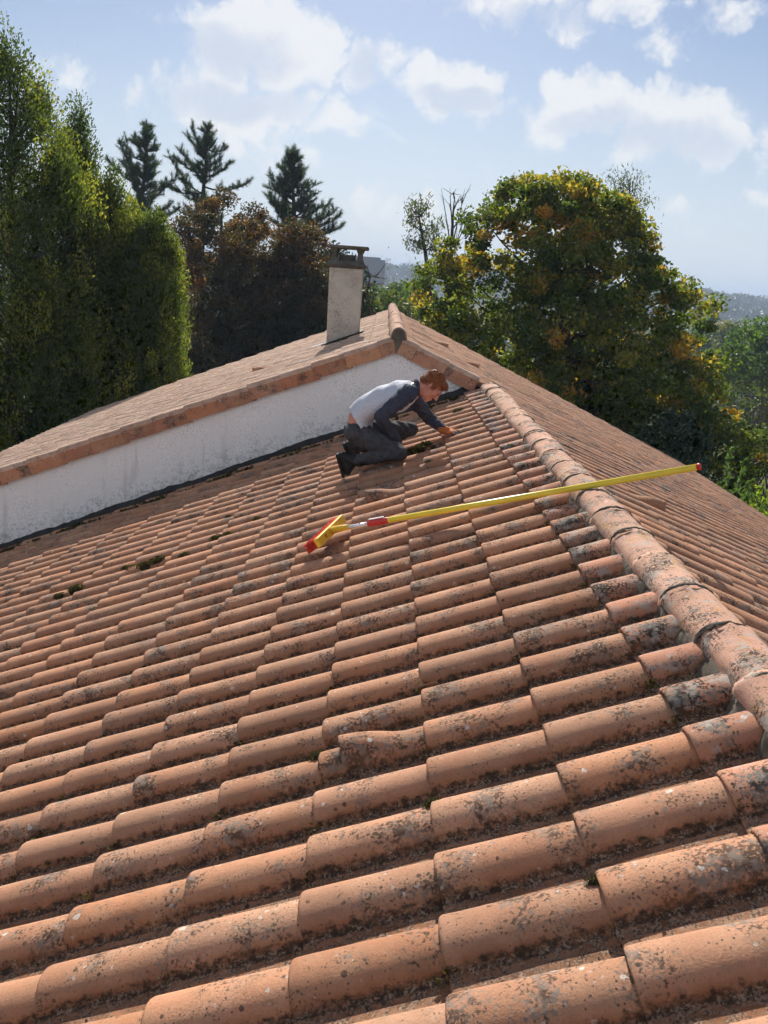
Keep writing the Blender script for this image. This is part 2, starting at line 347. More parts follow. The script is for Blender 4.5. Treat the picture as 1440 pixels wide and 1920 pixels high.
def leaf_material(name, ramp, transl=.45, rough=.55, tcol=None, spec=.25):
    m, t = material(name)
    a = t.n('ShaderNodeAttribute', attribute_name='tint').outputs['Fac']
    col = t.ramp(a, ramp)
    d = t.n('ShaderNodeBsdfPrincipled', {'Base Color': col, 'Roughness': rough, 'Specular IOR Level': spec})
    tc = t.mix(.75, col, tcol if tcol else (.25, .32, .03), 'MIX') if tcol else t.mix(1.0, col, (1.6, 1.75, .9), 'MULTIPLY')
    tr = t.n('ShaderNodeBsdfTranslucent', {'Color': tc})
    mx = t.n('ShaderNodeMixShader', {0: transl, 1: d, 2: tr})
    t.n('ShaderNodeOutputMaterial', {'Surface': mx}); return m
M_MOSS = leaf_material('moss', [(0, (.028, .024, .011)), (.5, (.055, .048, .017)), (1, (.12, .105, .028))], .2, .9)
M_BARK = cement('bark', (.075, .062, .05), (.05, .042, .035), (.025, .022, .018))
M_BARK_GREY = cement('grey_bark', (.15, .14, .125), (.10, .095, .085), (.05, .045, .04))
# ---------------------------------------------------------------- ground
def gz(x, y):
    r = np.hypot(x-1, y-8); z = -5.0 - 20*np.clip((r-35)/160, 0, 1)**1.2
    az = np.arctan2(x, y)
    far = np.clip((r-600)/500, 0, 1); far = far*far*(3-2*far)
    z = z + far*(24+5*np.sin(az*9+.7)+3*np.sin(az*23))
    far2 = np.clip((r-1400)/700, 0, 1); z = z + far2*(7+5*np.sin(az*7+2.2)+3*np.sin(az*31))
    return z
def ground():
    rs = np.concatenate([[0], np.geomspace(6, 9000, 70)]); ns = 180
    V = [(1, 8, -5.0)]
    for r in rs[1:]:
        a = np.linspace(0, 2*math.pi, ns, endpoint=False); x = 1+r*np.sin(a); y = 8+r*np.cos(a)
        V += list(np.stack([x, y, gz(x, y)], 1))
    F4 = [(1+i*ns+j, 1+(i+1)*ns+j, 1+(i+1)*ns+(j+1) % ns, 1+i*ns+(j+1) % ns) for i in range(len(rs)-2) for j in range(ns)]
    F3 = [(0, 1+j, 1+(j+1) % ns) for j in range(ns)]
    m, t = material('meadow'); p = t.pos()
    col = t.mix(t.ss(t.noise(p, .35, 6, .65), .35, .65), (.045, .06, .018), (.085, .085, .035))
    col = t.mix(t.ss(t.noise(p, 4.0, 5, .7), .5, .7), col, (.03, .035, .014))
    finish(t, col, .95, t.noise(p, 9.0, 5), .6, .05, .1)
    F4 = np.array(F4)[:, ::-1]; F3 = np.array(F3)[:, ::-1]
    tag(obj('ground', mesh_np('ground', V, [F4, F3], m)), kind='structure')
ground()
# ================================================================ the house
TH = .396837; TT = math.tan(TH); TW = .24039; GA = .38
XR = .60; ZR = XR*TT; THR = R_(23.5); XA = -.42; ZA = ZR+math.tan(THR)*(XR-XA); THU = R_(22.3)
YG = 7.83; YF = 17.3; XE_L = -6.75; XE_R = 6.3; Y0 = -3.2
house = empty('house', (0, 7, -5))
tag(house, 'house with terracotta barrel tile roofs, a white rendered gable wall and a chimney', 'house')
def frame(O, th, side):
    c, s = math.cos(th), math.sin(th)
    if side == 'L': u, v, n = (c, 0, s), (0, 1, 0), (-s, 0, c)
    else: u, v, n = (-c, 0, s), (0, -1, 0), (s, 0, c)
    return np.array(O, float), np.array([u, v, n], float)     # rows u,v,n
FL = frame((0, 0, 0), TH, 'L'); FR = frame((XR, 0, ZR), THR, 'R'); FU = frame((XA, 0, ZA), THU, 'L')
def slab(pts, thick, name, mat, parent):
    V = [tuple(p) for p in pts]+[(p[0], p[1], p[2]-thick) for p in pts]; k = len(pts)
    mb = MB(); mb.add(V, [])
    F = [tuple(range(k)), tuple(range(2*k-1, k-1, -1))]
    me = bpy.data.meshes.new(name); me.from_pydata(V, [], F+[(i, i+k, (i+1) % k+k, (i+1) % k) for i in range(k)]); me.materials.append(mat); me.update()
    return obj(name, me, parent)
DN = .105     # deck below the crest plane
lowroof = slab([(XE_L, Y0, XE_L*TT-DN), (XR, Y0, ZR-DN), (XR, YG, ZR-DN), (XE_L, YG, XE_L*TT-DN)], .12, 'lower_roof', M_DECK, house)
zr_ = lambda x: ZR-math.tan(THR)*(x-XR)
zu_ = lambda x: ZA+math.tan(THU)*(x-XA)
rightroof = slab([(XR, Y0, ZR-DN-.003), (XE_R, Y0, zr_(XE_R)-DN), (XE_R, YF, zr_(XE_R)-DN), (XA, YF, ZA-DN), (XA, YG+.012, ZA-DN), (XR, YG+.012, ZR-DN)], .12, 'right_slope', M_DECK, house)
uproof = slab([(XE_L, YG+.012, zu_(XE_L)-DN), (XA-.003, YG+.012, ZA-DN), (XA-.003, YF, ZA-DN), (XE_L, YF, zu_(XE_L)-DN)], .12, 'upper_roof', M_DECK, house)
# ---- tile template
def tile_template(hi=True, hood=False, L=.44):
    b, H, th = .077, .063, .011
    ph = np.radians(np.linspace(-90, 90, 13 if hi else 9))
    v = np.concatenate([[-TW/2-.006, -b-.030, -b-.010], b*np.sin(ph), [b+.010, b+.030, TW/2+.004]])
    n = np.concatenate([[-H-.004, -H-.003, -H+.001], -H+.006+(H-.006)*np.cos(ph), [-H+.001, -H-.001, -H+.002]])
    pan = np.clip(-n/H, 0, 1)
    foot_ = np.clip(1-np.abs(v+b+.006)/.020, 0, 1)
    barrel = (np.abs(v) <= b+1e-6)
    if hood: us = [0, .007, .03, .085, .092, .11, .15, .19, .23, .27, .31, .43]
    elif hi: us = [0, .004, .012, .05, L*.5, L]
    else: us = [0, .01, L]
    V = []; P = []; rows = []
    def hoodh(u):
        if not hood or u < .09: return 0.0
        x = (u-.09)/.20
        return .05*max(0, 1-x)**1.0*(1+.9*max(0, min(1, x)))if x < 1 else 0
    for u in us:
        sc = 1.035-.075*u/.44; dn = -.0155*u/GA
        if u == 0: sc *= .955; dn -= .0035
        elif hi and u == .004: sc *= .985; dn -= .001
        vv = np.where(barrel, v*sc, v); hh = hoodh(u)
        nn = np.where(barrel, -H+(n+H)*sc*(1+hh/H), n)+dn + (np.where(barrel, .0, 0.0))
        if hi: vv = vv
        rows.append(len(V)//1); V += [(u, a, c) for a, c in zip(vv, nn)]; P += list(pan)
    k = len(v); F = []
    for i in range(len(us)-1):
        for j in range(k-1): a = i*k+j; F.append((a, a+k, a+k+1, a+1))
    # thickness at the lower end
    base = len(V); sc = .955*1.035
    for u in ((0.0, .05) if hi else (.0,)):
        vv = np.where(barrel, v*sc*(1-th/b), v); nn = np.where(barrel, -H+(n+H)*sc*(1-th/H)-.0035, n-th)
        V += [(u+.001, a, c) for a, c in zip(vv, nn)]; P += list(np.maximum(pan, .8))
    for j in range(k-1):
        F.append((j, j+1, base+j+1, base+j))
        if hi: F.append((base+j, base+j+1, base+k+j+1, base+k+j))
    Q = np.tile(foot_, len(V)//k)
    return np.array(V), np.array(F), np.array(P), Q
T_HI = tile_template(True); T_LO = tile_template(False); T_HOOD = tile_template(True, True)
T_SHORT = tile_template(True, False, .265)
def inst(fr, u, v, n=0.0, T=T_HI, rz=0.0, rt=0.0):
    O, B = fr; V = T[0].copy()
    c, s = math.cos(rz), math.sin(rz); x, y = V[:, 0]*c-V[:, 1]*s, V[:, 0]*s+V[:, 1]*c
    z = V[:, 2]+x*rt
    L = np.stack([x+u, y+v, z+n], 1)
    return O+L@B
# list every tile: (frame key, u, v, n, rz, rt)
tiles = []
def field_(key, ulist, v0, v1, cut=None, uj=.004):
    k0, k1 = math.ceil(v0/TW), math.floor(v1/TW)
    for u in ulist:
        du = rng.normal(0, uj*.5)
        for k in range(k0, k1+1):
            if cut and not cut(u, k*TW): continue
            tiles.append((key, u+du+rng.normal(0, uj), k*TW+rng.normal(0, .0022), rng.normal(0, .0022), rng.normal(0, .010), rng.normal(0, .006)))
field_('L', [.37-GA*i for i in range(0, 21)], Y0, YG-.03)
cr = math.cos(THR)
# right slope: u measured up from the lower ridge (negative is below it); rows run with -y
ur = [-.30-GA*i for i in range(0, 16)]
field_('R', ur, -YF+.1, -Y0)
field_('R', [.08+GA*i for i in range(0, 3)], -YF+.1, -YG-.16)
field_('U', [-.36-GA*i for i in range(0, 18)], YG+.2, YF-.1)
FRM = {'L': FL, 'R': FR, 'U': FU}
vents = {('L', 3, 1): 0, ('L', 18, 1): 0}
HOODS = [('L', -2*GA+.37-.37, 3), ('L', -2*GA, 18)]
def is_hood(key, u, v):
    if key == 'L': return abs(u-(.37-2*GA-.37+.0)) < .15 and round(v/TW) in (3, 18)
    return False
areas = []
cen = []
for (key, u, v, n, rz, rt) in tiles:
    O, B = FRM[key]
    q = proj(O+np.array([[u, v-TW/2, -.03], [u+GA, v-TW/2, -.03], [u+GA, v+TW/2, -.03], [u, v+TW/2, -.03]])@B)
    x, y = q[:, 0], q[:, 1]
    ar = .5*abs(sum(x[i]*y[(i+1) % 4]-x[(i+1) % 4]*y[i] for i in range(4)))
    cx, cy = x.mean(), y.mean()
    vis = q[:, 2].min() > .1 and -60 < cx < 1500 and 560 < cy < 1990
    if key == 'R':      # partly hidden behind the ridge near the camera
        vis = vis and cx > 900 and (cx-900)*1.1+720 > cy-60
    areas.append(ar if vis else 0.0); cen.append((cx, cy))
hood_u = min((i for i in range(len(tiles)) if tiles[i][0] == 'U'), key=lambda i: (cen[i][0]-484)**2+(cen[i][1]-692)**2)
order = np.argsort(-np.array(areas)); single = set(order[:296].tolist())
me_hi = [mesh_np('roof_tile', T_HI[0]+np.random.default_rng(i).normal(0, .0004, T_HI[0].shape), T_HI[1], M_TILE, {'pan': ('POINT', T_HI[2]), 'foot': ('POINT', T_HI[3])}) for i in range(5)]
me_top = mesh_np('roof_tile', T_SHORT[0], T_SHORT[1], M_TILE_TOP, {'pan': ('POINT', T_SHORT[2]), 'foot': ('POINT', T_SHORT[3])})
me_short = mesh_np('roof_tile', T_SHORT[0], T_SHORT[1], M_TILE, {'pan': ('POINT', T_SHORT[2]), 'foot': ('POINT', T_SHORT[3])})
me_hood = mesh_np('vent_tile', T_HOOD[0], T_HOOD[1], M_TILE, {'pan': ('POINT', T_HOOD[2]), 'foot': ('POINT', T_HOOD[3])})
rest = {k_: [[], [], [], [], 0, []] for k_ in 'LRUT'}
PAR = {'L': lowroof, 'R': rightroof, 'U': uproof}
for i, (key, u, v, n, rz, rt) in enumerate(tiles):
    O, B = FRM[key]
    hood = key == 'L' and abs(u+2*GA-.37+.37) < .1 and round(v/TW) in (3, 18)
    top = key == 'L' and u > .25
    short = (key == 'R' and (-.40 < u < -.2 and v > -YG-.1 or u > .7)) or (key == 'U' and u > -.5)
    hood = hood or (key == 'R' and round(u, 1) == -1.1 and round(-v/TW) == 17) or (key == 'R' and abs(u+.30) < .1 and round(-v/TW) in (44,))or (key == 'R' and abs(u-.08) < .1 and round(-v/TW) in (50,))
    hood = hood or i == hood_u
    if i in single or hood:
        o = bpy.data.objects.new('vent_tile' if hood else 'roof_tile', me_hood if hood else (me_top if top else (me_short if short else me_hi[i % 5])))
        Rm = np.array([[math.cos(rz), -math.sin(rz), 0], [math.sin(rz), math.cos(rz), 0], [rt, 0, 1]])
        A = (B.T@Rm); T_ = O+np.array([u, v, n])@B
        o.parent = PAR[key]; COL.objects.link(o)
        o.matrix_local = Matrix([[*A[0], T_[0]], [*A[1], T_[1]], [*A[2], T_[2]], [0, 0, 0, 1]]) if False else Matrix(((A[0][0], A[0][1], A[0][2], T_[0]), (A[1][0], A[1][1], A[1][2], T_[1]), (A[2][0], A[2][1], A[2][2], T_[2]), (0, 0, 0, 1)))
    else:
        T = T_SHORT if (top or short) else (T_HI if (areas[i] > 900) else T_LO)
        d = rest['T' if top else key]
        d[0].append(inst(FRM[key], u, v, n, T, rz, rt)); d[1].append(T[1]+d[4]); d[2].append(T[2]); d[3].append(np.full(len(T[1]), rng.random())); d[4] += len(T[0]); d[5].append(T[3])
for k, par, mt in (('L', lowroof, M_TILE), ('R', rightroof, M_TILE), ('U', uproof, M_TILE_LIT), ('T', lowroof, M_TILE_TOP)):
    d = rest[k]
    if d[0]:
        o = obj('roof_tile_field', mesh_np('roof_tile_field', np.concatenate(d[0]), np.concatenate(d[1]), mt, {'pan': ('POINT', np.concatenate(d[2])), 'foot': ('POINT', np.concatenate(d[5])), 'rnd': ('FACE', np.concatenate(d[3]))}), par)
        o['kind'] = 'stuff'
# ---- ridge tiles
def ridge_template(L=.43, r0=.098, r1=.108, h=.078, base=-.042, k=15):
    ph = np.radians(np.linspace(-96, 96, k)); ys = [0, .02, .2, .38, .395, .415, L]
    rr = np.interp(ys, [0, .38, .395, .415, L], [r0, r1-.003, r1, r1+.001, r1-.002]); V = []; F = []
    for y, r in zip(ys, rr): V += [(r*math.sin(a), y, base+(h+(r-r1)*.8)*math.cos(a)) for a in ph]
    for i in range(len(ys)-1):
        for j in range(k-1): a = i*k+j; F.append((a, a+1, a+k+1, a+k))
    for (row, y, s) in ((0, 0, -1), (len(ys)-1, L, 1)):      # thickness rings
        r = rr[row]-.014; b0 = len(V)
        V += [(r*math.sin(a), y, base+(h+(r-r1)*.9)*math.cos(a)) for a in ph]
        for j in range(k-1):
            a = row*k+j; F.append((a, b0+j, b0+j+1, a+1) if s < 0 else (a, a+1, b0+j+1, b0+j))
    return np.array(V), np.array(F)
RV, RF = ridge_template()
RV2, RF2 = ridge_template(r0=.092, r1=.1, h=.128, base=-.03)
me_r2 = [mesh_np('ridge_tile', RV2+np.random.default_rng(50+i).normal(0, .001, RV2.shape), RF2, M_RIDGE) for i in range(2)]
me_r = [mesh_np('ridge_tile', RV+np.random.default_rng(40+i).normal(0, .0022, RV.shape), RF, M_RIDGE) for i in range(3)]
def ring_mesh(seed):
    r = np.random.default_rng(seed); k = 26; ph = np.radians(np.linspace(-97, 97, k)); V = []
    for y_, dr in ((.411, -.005), (.414, -.0005), (.419, .0008), (.425, .0), (.429, -.005)):
        j = r.normal(0, .0035, k); jr = r.normal(0, .0012, k)
        V += [((.1075+dr+jr[i])*math.sin(a_), y_+j[i], -.042+(.0775+dr+jr[i])*math.cos(a_)) for i, a_ in enumerate(ph)]
    F = [(i*k+j, i*k+j+1, (i+1)*k+j+1, (i+1)*k+j) for i in range(4) for j in range(k-1)]
    return mesh_np('joint_mortar', V, np.array(F), M_MORTAR)
rings = [ring_mesh(60+i) for i in range(3)]
def put(me, name, par, loc, rz=0.0, rx=0.0, ry=0.0):
    o = bpy.data.objects.new(name, me); o.parent = par; o.location = loc; o.rotation_euler = (rx, ry, rz); COL.objects.link(o); return o
y = -2.72; k = 0
while y < YG-.30:
    lc = (XR+.02, y, ZR+.001); put(rings[k % 3], 'joint_mortar', lowroof, lc)
    put(me_r[k % 3], 'ridge_tile', lowroof, (XR+.02+rng.normal(0, .004), y+rng.normal(0, .006), ZR+rng.normal(0, .003)), rng.normal(0, .008), -.006+rng.normal(0, .004), rng.normal(0, .010)); y += GA; k += 1
y = YG-.05; k = 0
while y < YF-.2:
    put(me_r2[k % 2], 'ridge_tile', uproof, (XA+rng.normal(0, .003), y, ZA+.005+rng.normal(0, .003)), rng.normal(0, .01), -.012, rng.normal(0, .02)); y += GA; k += 1
# ---- bedding mortar under the ridges
def mortar_strip(name, xr, zr, y0, y1, par, tl, trr, hw=.104):
    ys = np.arange(y0, y1, .014); r = np.random.default_rng(3); V = []; sec = []
    nz = lambda s: np.convolve(r.normal(0, s, len(ys)+8), np.ones(3)/3, 'valid')[:len(ys)]
    prof = [(-hw-.012, -.095), (-hw-.006, -.066), (-hw+.004, -.036), (-hw+.03, .006), (hw-.03, .006), (hw-.004, -.036), (hw+.006, -.066), (hw+.012, -.095)]
    cols = []
    for i, (dx, dz) in enumerate(prof):
        sl = tl if dx < 0 else trr
        a = nz(.011 if i in (0, 1, 2, 5, 6, 7) else .001); b = nz(.010 if i in (1, 2, 5, 6) else .001)
        cols.append(np.stack([xr+dx+a, ys, zr-abs(dx)*sl*.6+dz+b], 1))
    V = np.stack(cols, 1).reshape(-1, 3); k = len(prof)
    F = [(i*k+j, i*k+j+1, (i+1)*k+j+1, (i+1)*k+j) for i in range(len(ys)-1) for j in range(k-1)]
    e = (len(ys)-1)*k
    me = mesh_np(name, V, np.array(F), M_MORTAR, smooth=True); return obj(name, me, par)
mortar_strip('ridge_mortar', XR+.02, ZR, -2.7, YG-.03, lowroof, TT, TT)
mortar_strip('ridge_mortar', XA, ZA, YG+.02, YF-.02, uproof, TT, TT, .09)
# ---- ridge end plug and apex wedge of grey mortar
ph = np.radians(np.linspace(-95, 95, 13)); mb = MB()
V = [(XA+.088*math.sin(a), YG-.045, ZA-.03+.112*math.cos(a)) for a in ph]+[(XA+.088*math.sin(a), YG+.05, ZA-.03+.112*math.cos(a)) for a in ph]
me = bpy.data.meshes.new('ridge_end_mortar'); me.from_pydata(V, [], [tuple(range(13)), tuple(range(25, 12, -1))]+[(i, i+13, i+14, i+1) for i in range(12)]+[(12, 25, 13, 0)]); me.materials.append(M_MORTAR)
obj('ridge_end_mortar', me, uproof)
mb = MB(); mb.add([(XA-.05, YG-.052, ZA-.02), (XA+.05, YG-.052, ZA-.02), (XA+.022, YG-.052, ZA-.185), (XA-.022, YG-.052, ZA-.185), (XA-.05, YG-.02, ZA-.02), (XA+.05, YG-.02, ZA-.02), (XA+.022, YG-.02, ZA-.185), (XA-.022, YG-.02, ZA-.185)],
                  [(0, 3, 2, 1), (4, 5, 6, 7), (0, 1, 5, 4), (1, 2, 6, 5), (2, 3, 7, 6), (3, 0, 4, 7)])
mb.build('apex_mortar', M_MORTAR, uproof)
# ---- rake tiles along the gable
def rake_mesh(L=.43, mirror=False):
    pr = [(.12, -.05), (.12, -.008), (.10, .004), (.06, .010), (.015, .012), (-.012, .006), (-.026, -.010), (-.030, -.030), (-.032, -.040), (-.040, -.046), (-.040, -.172), (-.024, -.172), (-.016, -.04)]
    us = [0, .006, .014, L]; V = []; k = len(pr)
    for i, u in enumerate(us):
        f = 1-u/GA; dn = .004+.013*f + (-.003 if i == 0 else 0); sv = -.020*f+(.004 if i == 0 else 0)
        V += [(u, (-1 if mirror else 1)*(a_+(sv if a_ < .02 else 0)), b_+dn) for a_, b_ in pr]
    F = [((i*k+j, i*k+j+1, (i+1)*k+j+1, (i+1)*k+j) if not mirror else (i*k+j, (i+1)*k+j, (i+1)*k+j+1, i*k+j+1)) for i in range(len(us)-1) for j in range(k-1)]
    cap = [tuple(range(k)), tuple(range((len(us)-1)*k, len(us)*k))[::-1]]
    me = bpy.data.meshes.new('rake_tile'); me.from_pydata(V, [], F+cap); me.materials.append(M_RAKE); me.materials.append(M_TILE_LIT)
    for i, p_ in enumerate(me.polygons):
        if i < len(F) and i % (k-1) < 8: p_.material_index = 1
    me.update(); return me
rkL, rkR = rake_mesh(), rake_mesh(mirror=True); rkL0, rkR0 = rake_mesh(.225), rake_mesh(.225, True)
def rake(fr, u, v, me):
    O, B = fr; T_ = O+np.array([u+rng.normal(0, .006), v+rng.normal(0, .003), rng.normal(0, .003)])@B; A = B.T
    rz = rng.normal(0, .010); c, s = math.cos(rz), math.sin(rz); A = A@np.array([[c, -s, 0], [s, c, 0], [0, 0, 1]])
    o = bpy.data.objects.new('rake_tile', me); o.parent = uproof; COL.objects.link(o)
    o.matrix_local = Matrix(((A[0][0], A[0][1], A[0][2], T_[0]), (A[1][0], A[1][1], A[1][2], T_[1]), (A[2][0], A[2][1], A[2][2], T_[2]), (0, 0, 0, 1)))
for i in range(18): rake(FU, -.25-GA*i, YG, rkL0 if i == 0 else rkL)
FRa = frame((XA, 0, ZA), THR, 'R')
for i in range(3): rake(FRa, -.25-GA*i, -YG, rkR0 if i == 0 else rkR)
# ---- gable wall above the lower roof, outer walls
def prism(name, poly, y0, y1, mat, par):
    k = len(poly); V = [(a, y0, b) for a, b in poly]+[(a, y1, b) for a, b in poly]
    me = bpy.data.meshes.new(name); me.from_pydata(V, [], [tuple(range(k)), tuple(range(2*k-1, k-1, -1))]+[(i, i+k, (i+1) % k+k, (i+1) % k) for i in range(k)]); me.materials.append(mat); me.update(); return obj(name, me, par)
prism('gable_wall', [(-6.3, -5), (6.0, -5), (6.0, zr_(6.0)-.14), (XA, ZA-.14), (-6.3, zu_(-6.3)-.14)], YG, YG+.2, M_WALL, house)
prism('back_gable_wall', [(-6.3, -5), (6.0, -5), (6.0, zr_(6.0)-.24), (XA, ZA-.235), (-6.3, zu_(-6.3)-.235)], YF-.5, YF-.3, M_PLASTER, house)
prism('front_gable_wall', [(-6.3, -5), (6.0, -5), (6.0, zr_(6.0)-.24), (XR, ZR-.235), (-6.3, -6.3*TT-.235)], Y0+.3, Y0+.5, M_PLASTER, house)
for x in (-6.3, 5.8):
    mb = MB(); zt = min(-6.3*TT-.24, zr_(6.0)-.24) - .02
    mb.box((x, Y0+.5, -5), (x+.2, YG-.002, zt)); mb.box((x+.002, YG+.2, -5), (x+.198, YF-.5, zt)); mb.build('side_wall', M_PLASTER, house)
# ---- lead flashing where the lower roof meets the wall
def flashing():
    us = np.arange(-7.0, .52, .06); r = np.random.default_rng(5); V = []
    for u in us:
        wv_ = r.normal(0, .004)+.010*math.sin(u*3.1)+.007*math.sin(u*7.7+1)
        for v, n in ((YG-.004, .034+r.normal(0, .003)+wv_*.8), (YG-.008, .03+wv_*.8), (YG-.016, .004+wv_), (YG-.04+r.normal(0, .005), -.010+wv_), (YG-.06+r.normal(0, .007), -.034+r.normal(0, .006))):
            V.append(FL[0]+np.array([u, v, n])@FL[1])
    k = 5; F = [(i*k+j, i*k+j+1, (i+1)*k+j+1, (i+1)*k+j) for i in range(len(us)-1) for j in range(k-1)]
    me = mesh_np('flashing', V, np.array(F), M_LEAD); o = obj('flashing', me, house)
    s = o.modifiers.new('s', 'SOLIDIFY'); s.thickness = .006
flashing()
# ---- chimney
cx0, cx1, cy0, cy1 = -1.435, -.945, 11.30, 11.78
zb = zu_(cx0)-.15; zt = 1.395
mb = MB(); mb.frustum((cx0+.012, cy0+.01, cx1-.01, cy1-.01), (cx0, cy0, cx1, cy1), zb, zt)
chim = bevel(mb.build('chimney', M_CHIM, house), .012, 2)
mb = MB(); mb.frustum((cx0-.012, cy0-.012, cx1+.012, cy1+.012), (cx0-.05, cy0-.05, cx1+.05, cy1+.05), zt+.002, zt+.035); mb.frustum((cx0-.048, cy0-.048, cx1+.048, cy1+.048), (cx0-.0, cy0-.0, cx1+.0, cy1+.0), zt+.037, zt+.10)
bevel(mb.build('chimney_collar', M_CAP, chim), .008, 2)
for sx in (0, 1):
    for sy in (0, 1):
        px = cx0+.055 if sx == 0 else cx1-.055; py = cy0+.055 if sy == 0 else cy1-.055
        mb = MB(); h0, h1 = zt+.095, zt+.275
        for a, b, ra, rb in ((0, .35, .055, .034), (.35, .65, .034, .034), (.65, 1.0, .034, .062)):
            mb.frustum((px-ra, py-ra, px+ra, py+ra), (px-rb, py-rb, px+rb, py+rb), h0+(h1-h0)*a, h0+(h1-h0)*b)
        bevel(mb.build('cap_post', M_CAP, chim), .006, 2)
mb = MB(); mb.frustum((cx0-.055, cy0-.05, cx1+.06, cy1+.05), (cx0-.06, cy0-.055, cx1+.065, cy1+.055), zt+.272, zt+.315); bevel(mb.build('chimney_lid', M_CAP, chim), .01, 2)
mb = MB(); mb.tube([((cx0+cx1)/2, (cy0+cy1)/2, zt+.09), ((cx0+cx1)/2, (cy0+cy1)/2, zt+.19)], [.13, .12], 16); mb.build('chimney_pot', M_CAP, chim)
def chimney_flash():
    mb = MB(); O, B = FU
    ub = (cx0-XA)/math.cos(THU); ut = (cx1-XA)/math.cos(THU)
    def strip(u0, u1, v0, v1): mb.box((u0, v0, .004), (u1, v1, .016), (B.T, O))
    strip(ub-.06, ut+.05, cy0-.07, cy0+.012); strip(ub-.06, ub+.02, cy0+.014, cy1); strip(ut-.02, ut+.06, cy0+.014, cy1)
    return mb.build('chimney_flashing', M_LEAD, chim)
chimney_flash()
mb = MB(); O, B = FU; ub = (cx0-XA)/math.cos(THU); mb.box((ub-.20, cy0-.10, .022), (ub-.03, cy0+.03, .030), (B.T, O)); mb.build('zinc_patch', simple('zinc', (.62, .66, .70), .45, .1, 10, .1, .5), chim)
# ================================================================ vegetation
def leaves(C, N, size, tint, aspect=.55, fold=.25):
    """diamond leaves at C, long axis random around N"""
    n = len(C); A = rng.normal(size=(n, 3)); A /= np.linalg.norm(A, axis=1)[:, None]
    D_ = A*.9+N; D_ /= np.linalg.norm(D_, axis=1)[:, None]+1e-9
    S = np.cross(D_, rng.normal(size=(n, 3))); S /= np.linalg.norm(S, axis=1)[:, None]+1e-9
    K = np.cross(D_, S); s = np.asarray(size)[:, None]
    V = np.stack([C-D_*s*.5, C+S*s*aspect*.5+K*s*fold*.3, C+D_*s*.5, C-S*s*aspect*.5+K*s*fold*.3], 1).reshape(-1, 3)
    F = np.arange(4*n).reshape(-1, 4)
    return V, F, tint
def prof_from_px(rows, Dp):
    out = []
    for (y, xl, xr) in rows:
        c = at((xl+xr)/2, y, Dp); out.append((c[2], c[0], c[1], (xr-xl)/2*Dp/FPX))
    out.sort(key=lambda a: a[0]); return np.array(out)
def crown_clumps(prof, n, lobes=.16, inner=.25, depth=1.0, seed=0):
    r = np.random.default_rng(seed); z0, z1 = prof[0, 0], prof[-1, 0]
    zs = np.linspace(z0, z1, 60); rad = np.interp(zs, prof[:, 0], prof[:, 3]); w = rad+.15*rad.max(); w /= w.sum()
    z = r.choice(zs, n, p=w)+r.normal(0, (z1-z0)/120, n); rr = np.interp(z, prof[:, 0], prof[:, 3])
    a = r.uniform(0, 2*math.pi, n)
    ph1, ph2 = r.uniform(0, 6, 2)
    lob = 1+lobes*(np.sin(a*3+z*1.7+ph1)+.7*np.sin(a*5-z*2.9+ph2))*.6
    q = np.where(r.random(n) < inner, r.uniform(.1, .7, n), r.uniform(.72, 1.0, n))
    x = np.interp(z, prof[:, 0], prof[:, 1])+np.cos(a)*rr*q*lob; y = np.interp(z, prof[:, 0], prof[:, 2])+np.sin(a)*rr*q*lob*depth
    return np.stack([x, y, z], 1), q
def trunk_mesh(mb, base, prof, clumps, n_limb, r0, seed=0, upright=.5):
    r = np.random.default_rng(seed); top = prof[-1]; P = []
    zs = np.linspace(base[2], top[0]-.06*(top[0]-base[2]), 9)
    for i, z in enumerate(zs):
        x = np.interp(z, prof[:, 0], prof[:, 1]); y = np.interp(z, prof[:, 0], prof[:, 2]); f = min(1, i/3)
        P.append((base[0]*(1-f)+x*f+r.normal(0, r0*.4), base[1]*(1-f)+y*f+r.normal(0, r0*.4), z))
    P = np.array(P); rad = np.linspace(r0, r0*.12, len(P)); mb.tube(P, rad, 8)
    sel = r.choice(len(clumps), min(n_limb, len(clumps)), replace=False)
    for k in sel:
        c = clumps[k]; h = c[2]-upright*np.hypot(c[0]-P[4, 0], c[1]-P[4, 1])-.2; h = np.clip(h, P[1, 2], P[-2, 2])
        s = np.array([np.interp(h, P[:, 2], P[:, j]) for j in range(3)]); m = (s+c)/2+np.array([0, 0, -.12*np.linalg.norm(c-s)])+r.normal(0, .08, 3)
        tt = np.linspace(0, 1, 5)[:, None]; Q = (1-tt)**2*s+2*tt*(1-tt)*m+tt**2*c
        rb = r0*.36*(1-.6*(h-base[2])/(top[0]-base[2]+1e-6)); mb.tube(Q, np.linspace(rb, .012, 5), 5, False)
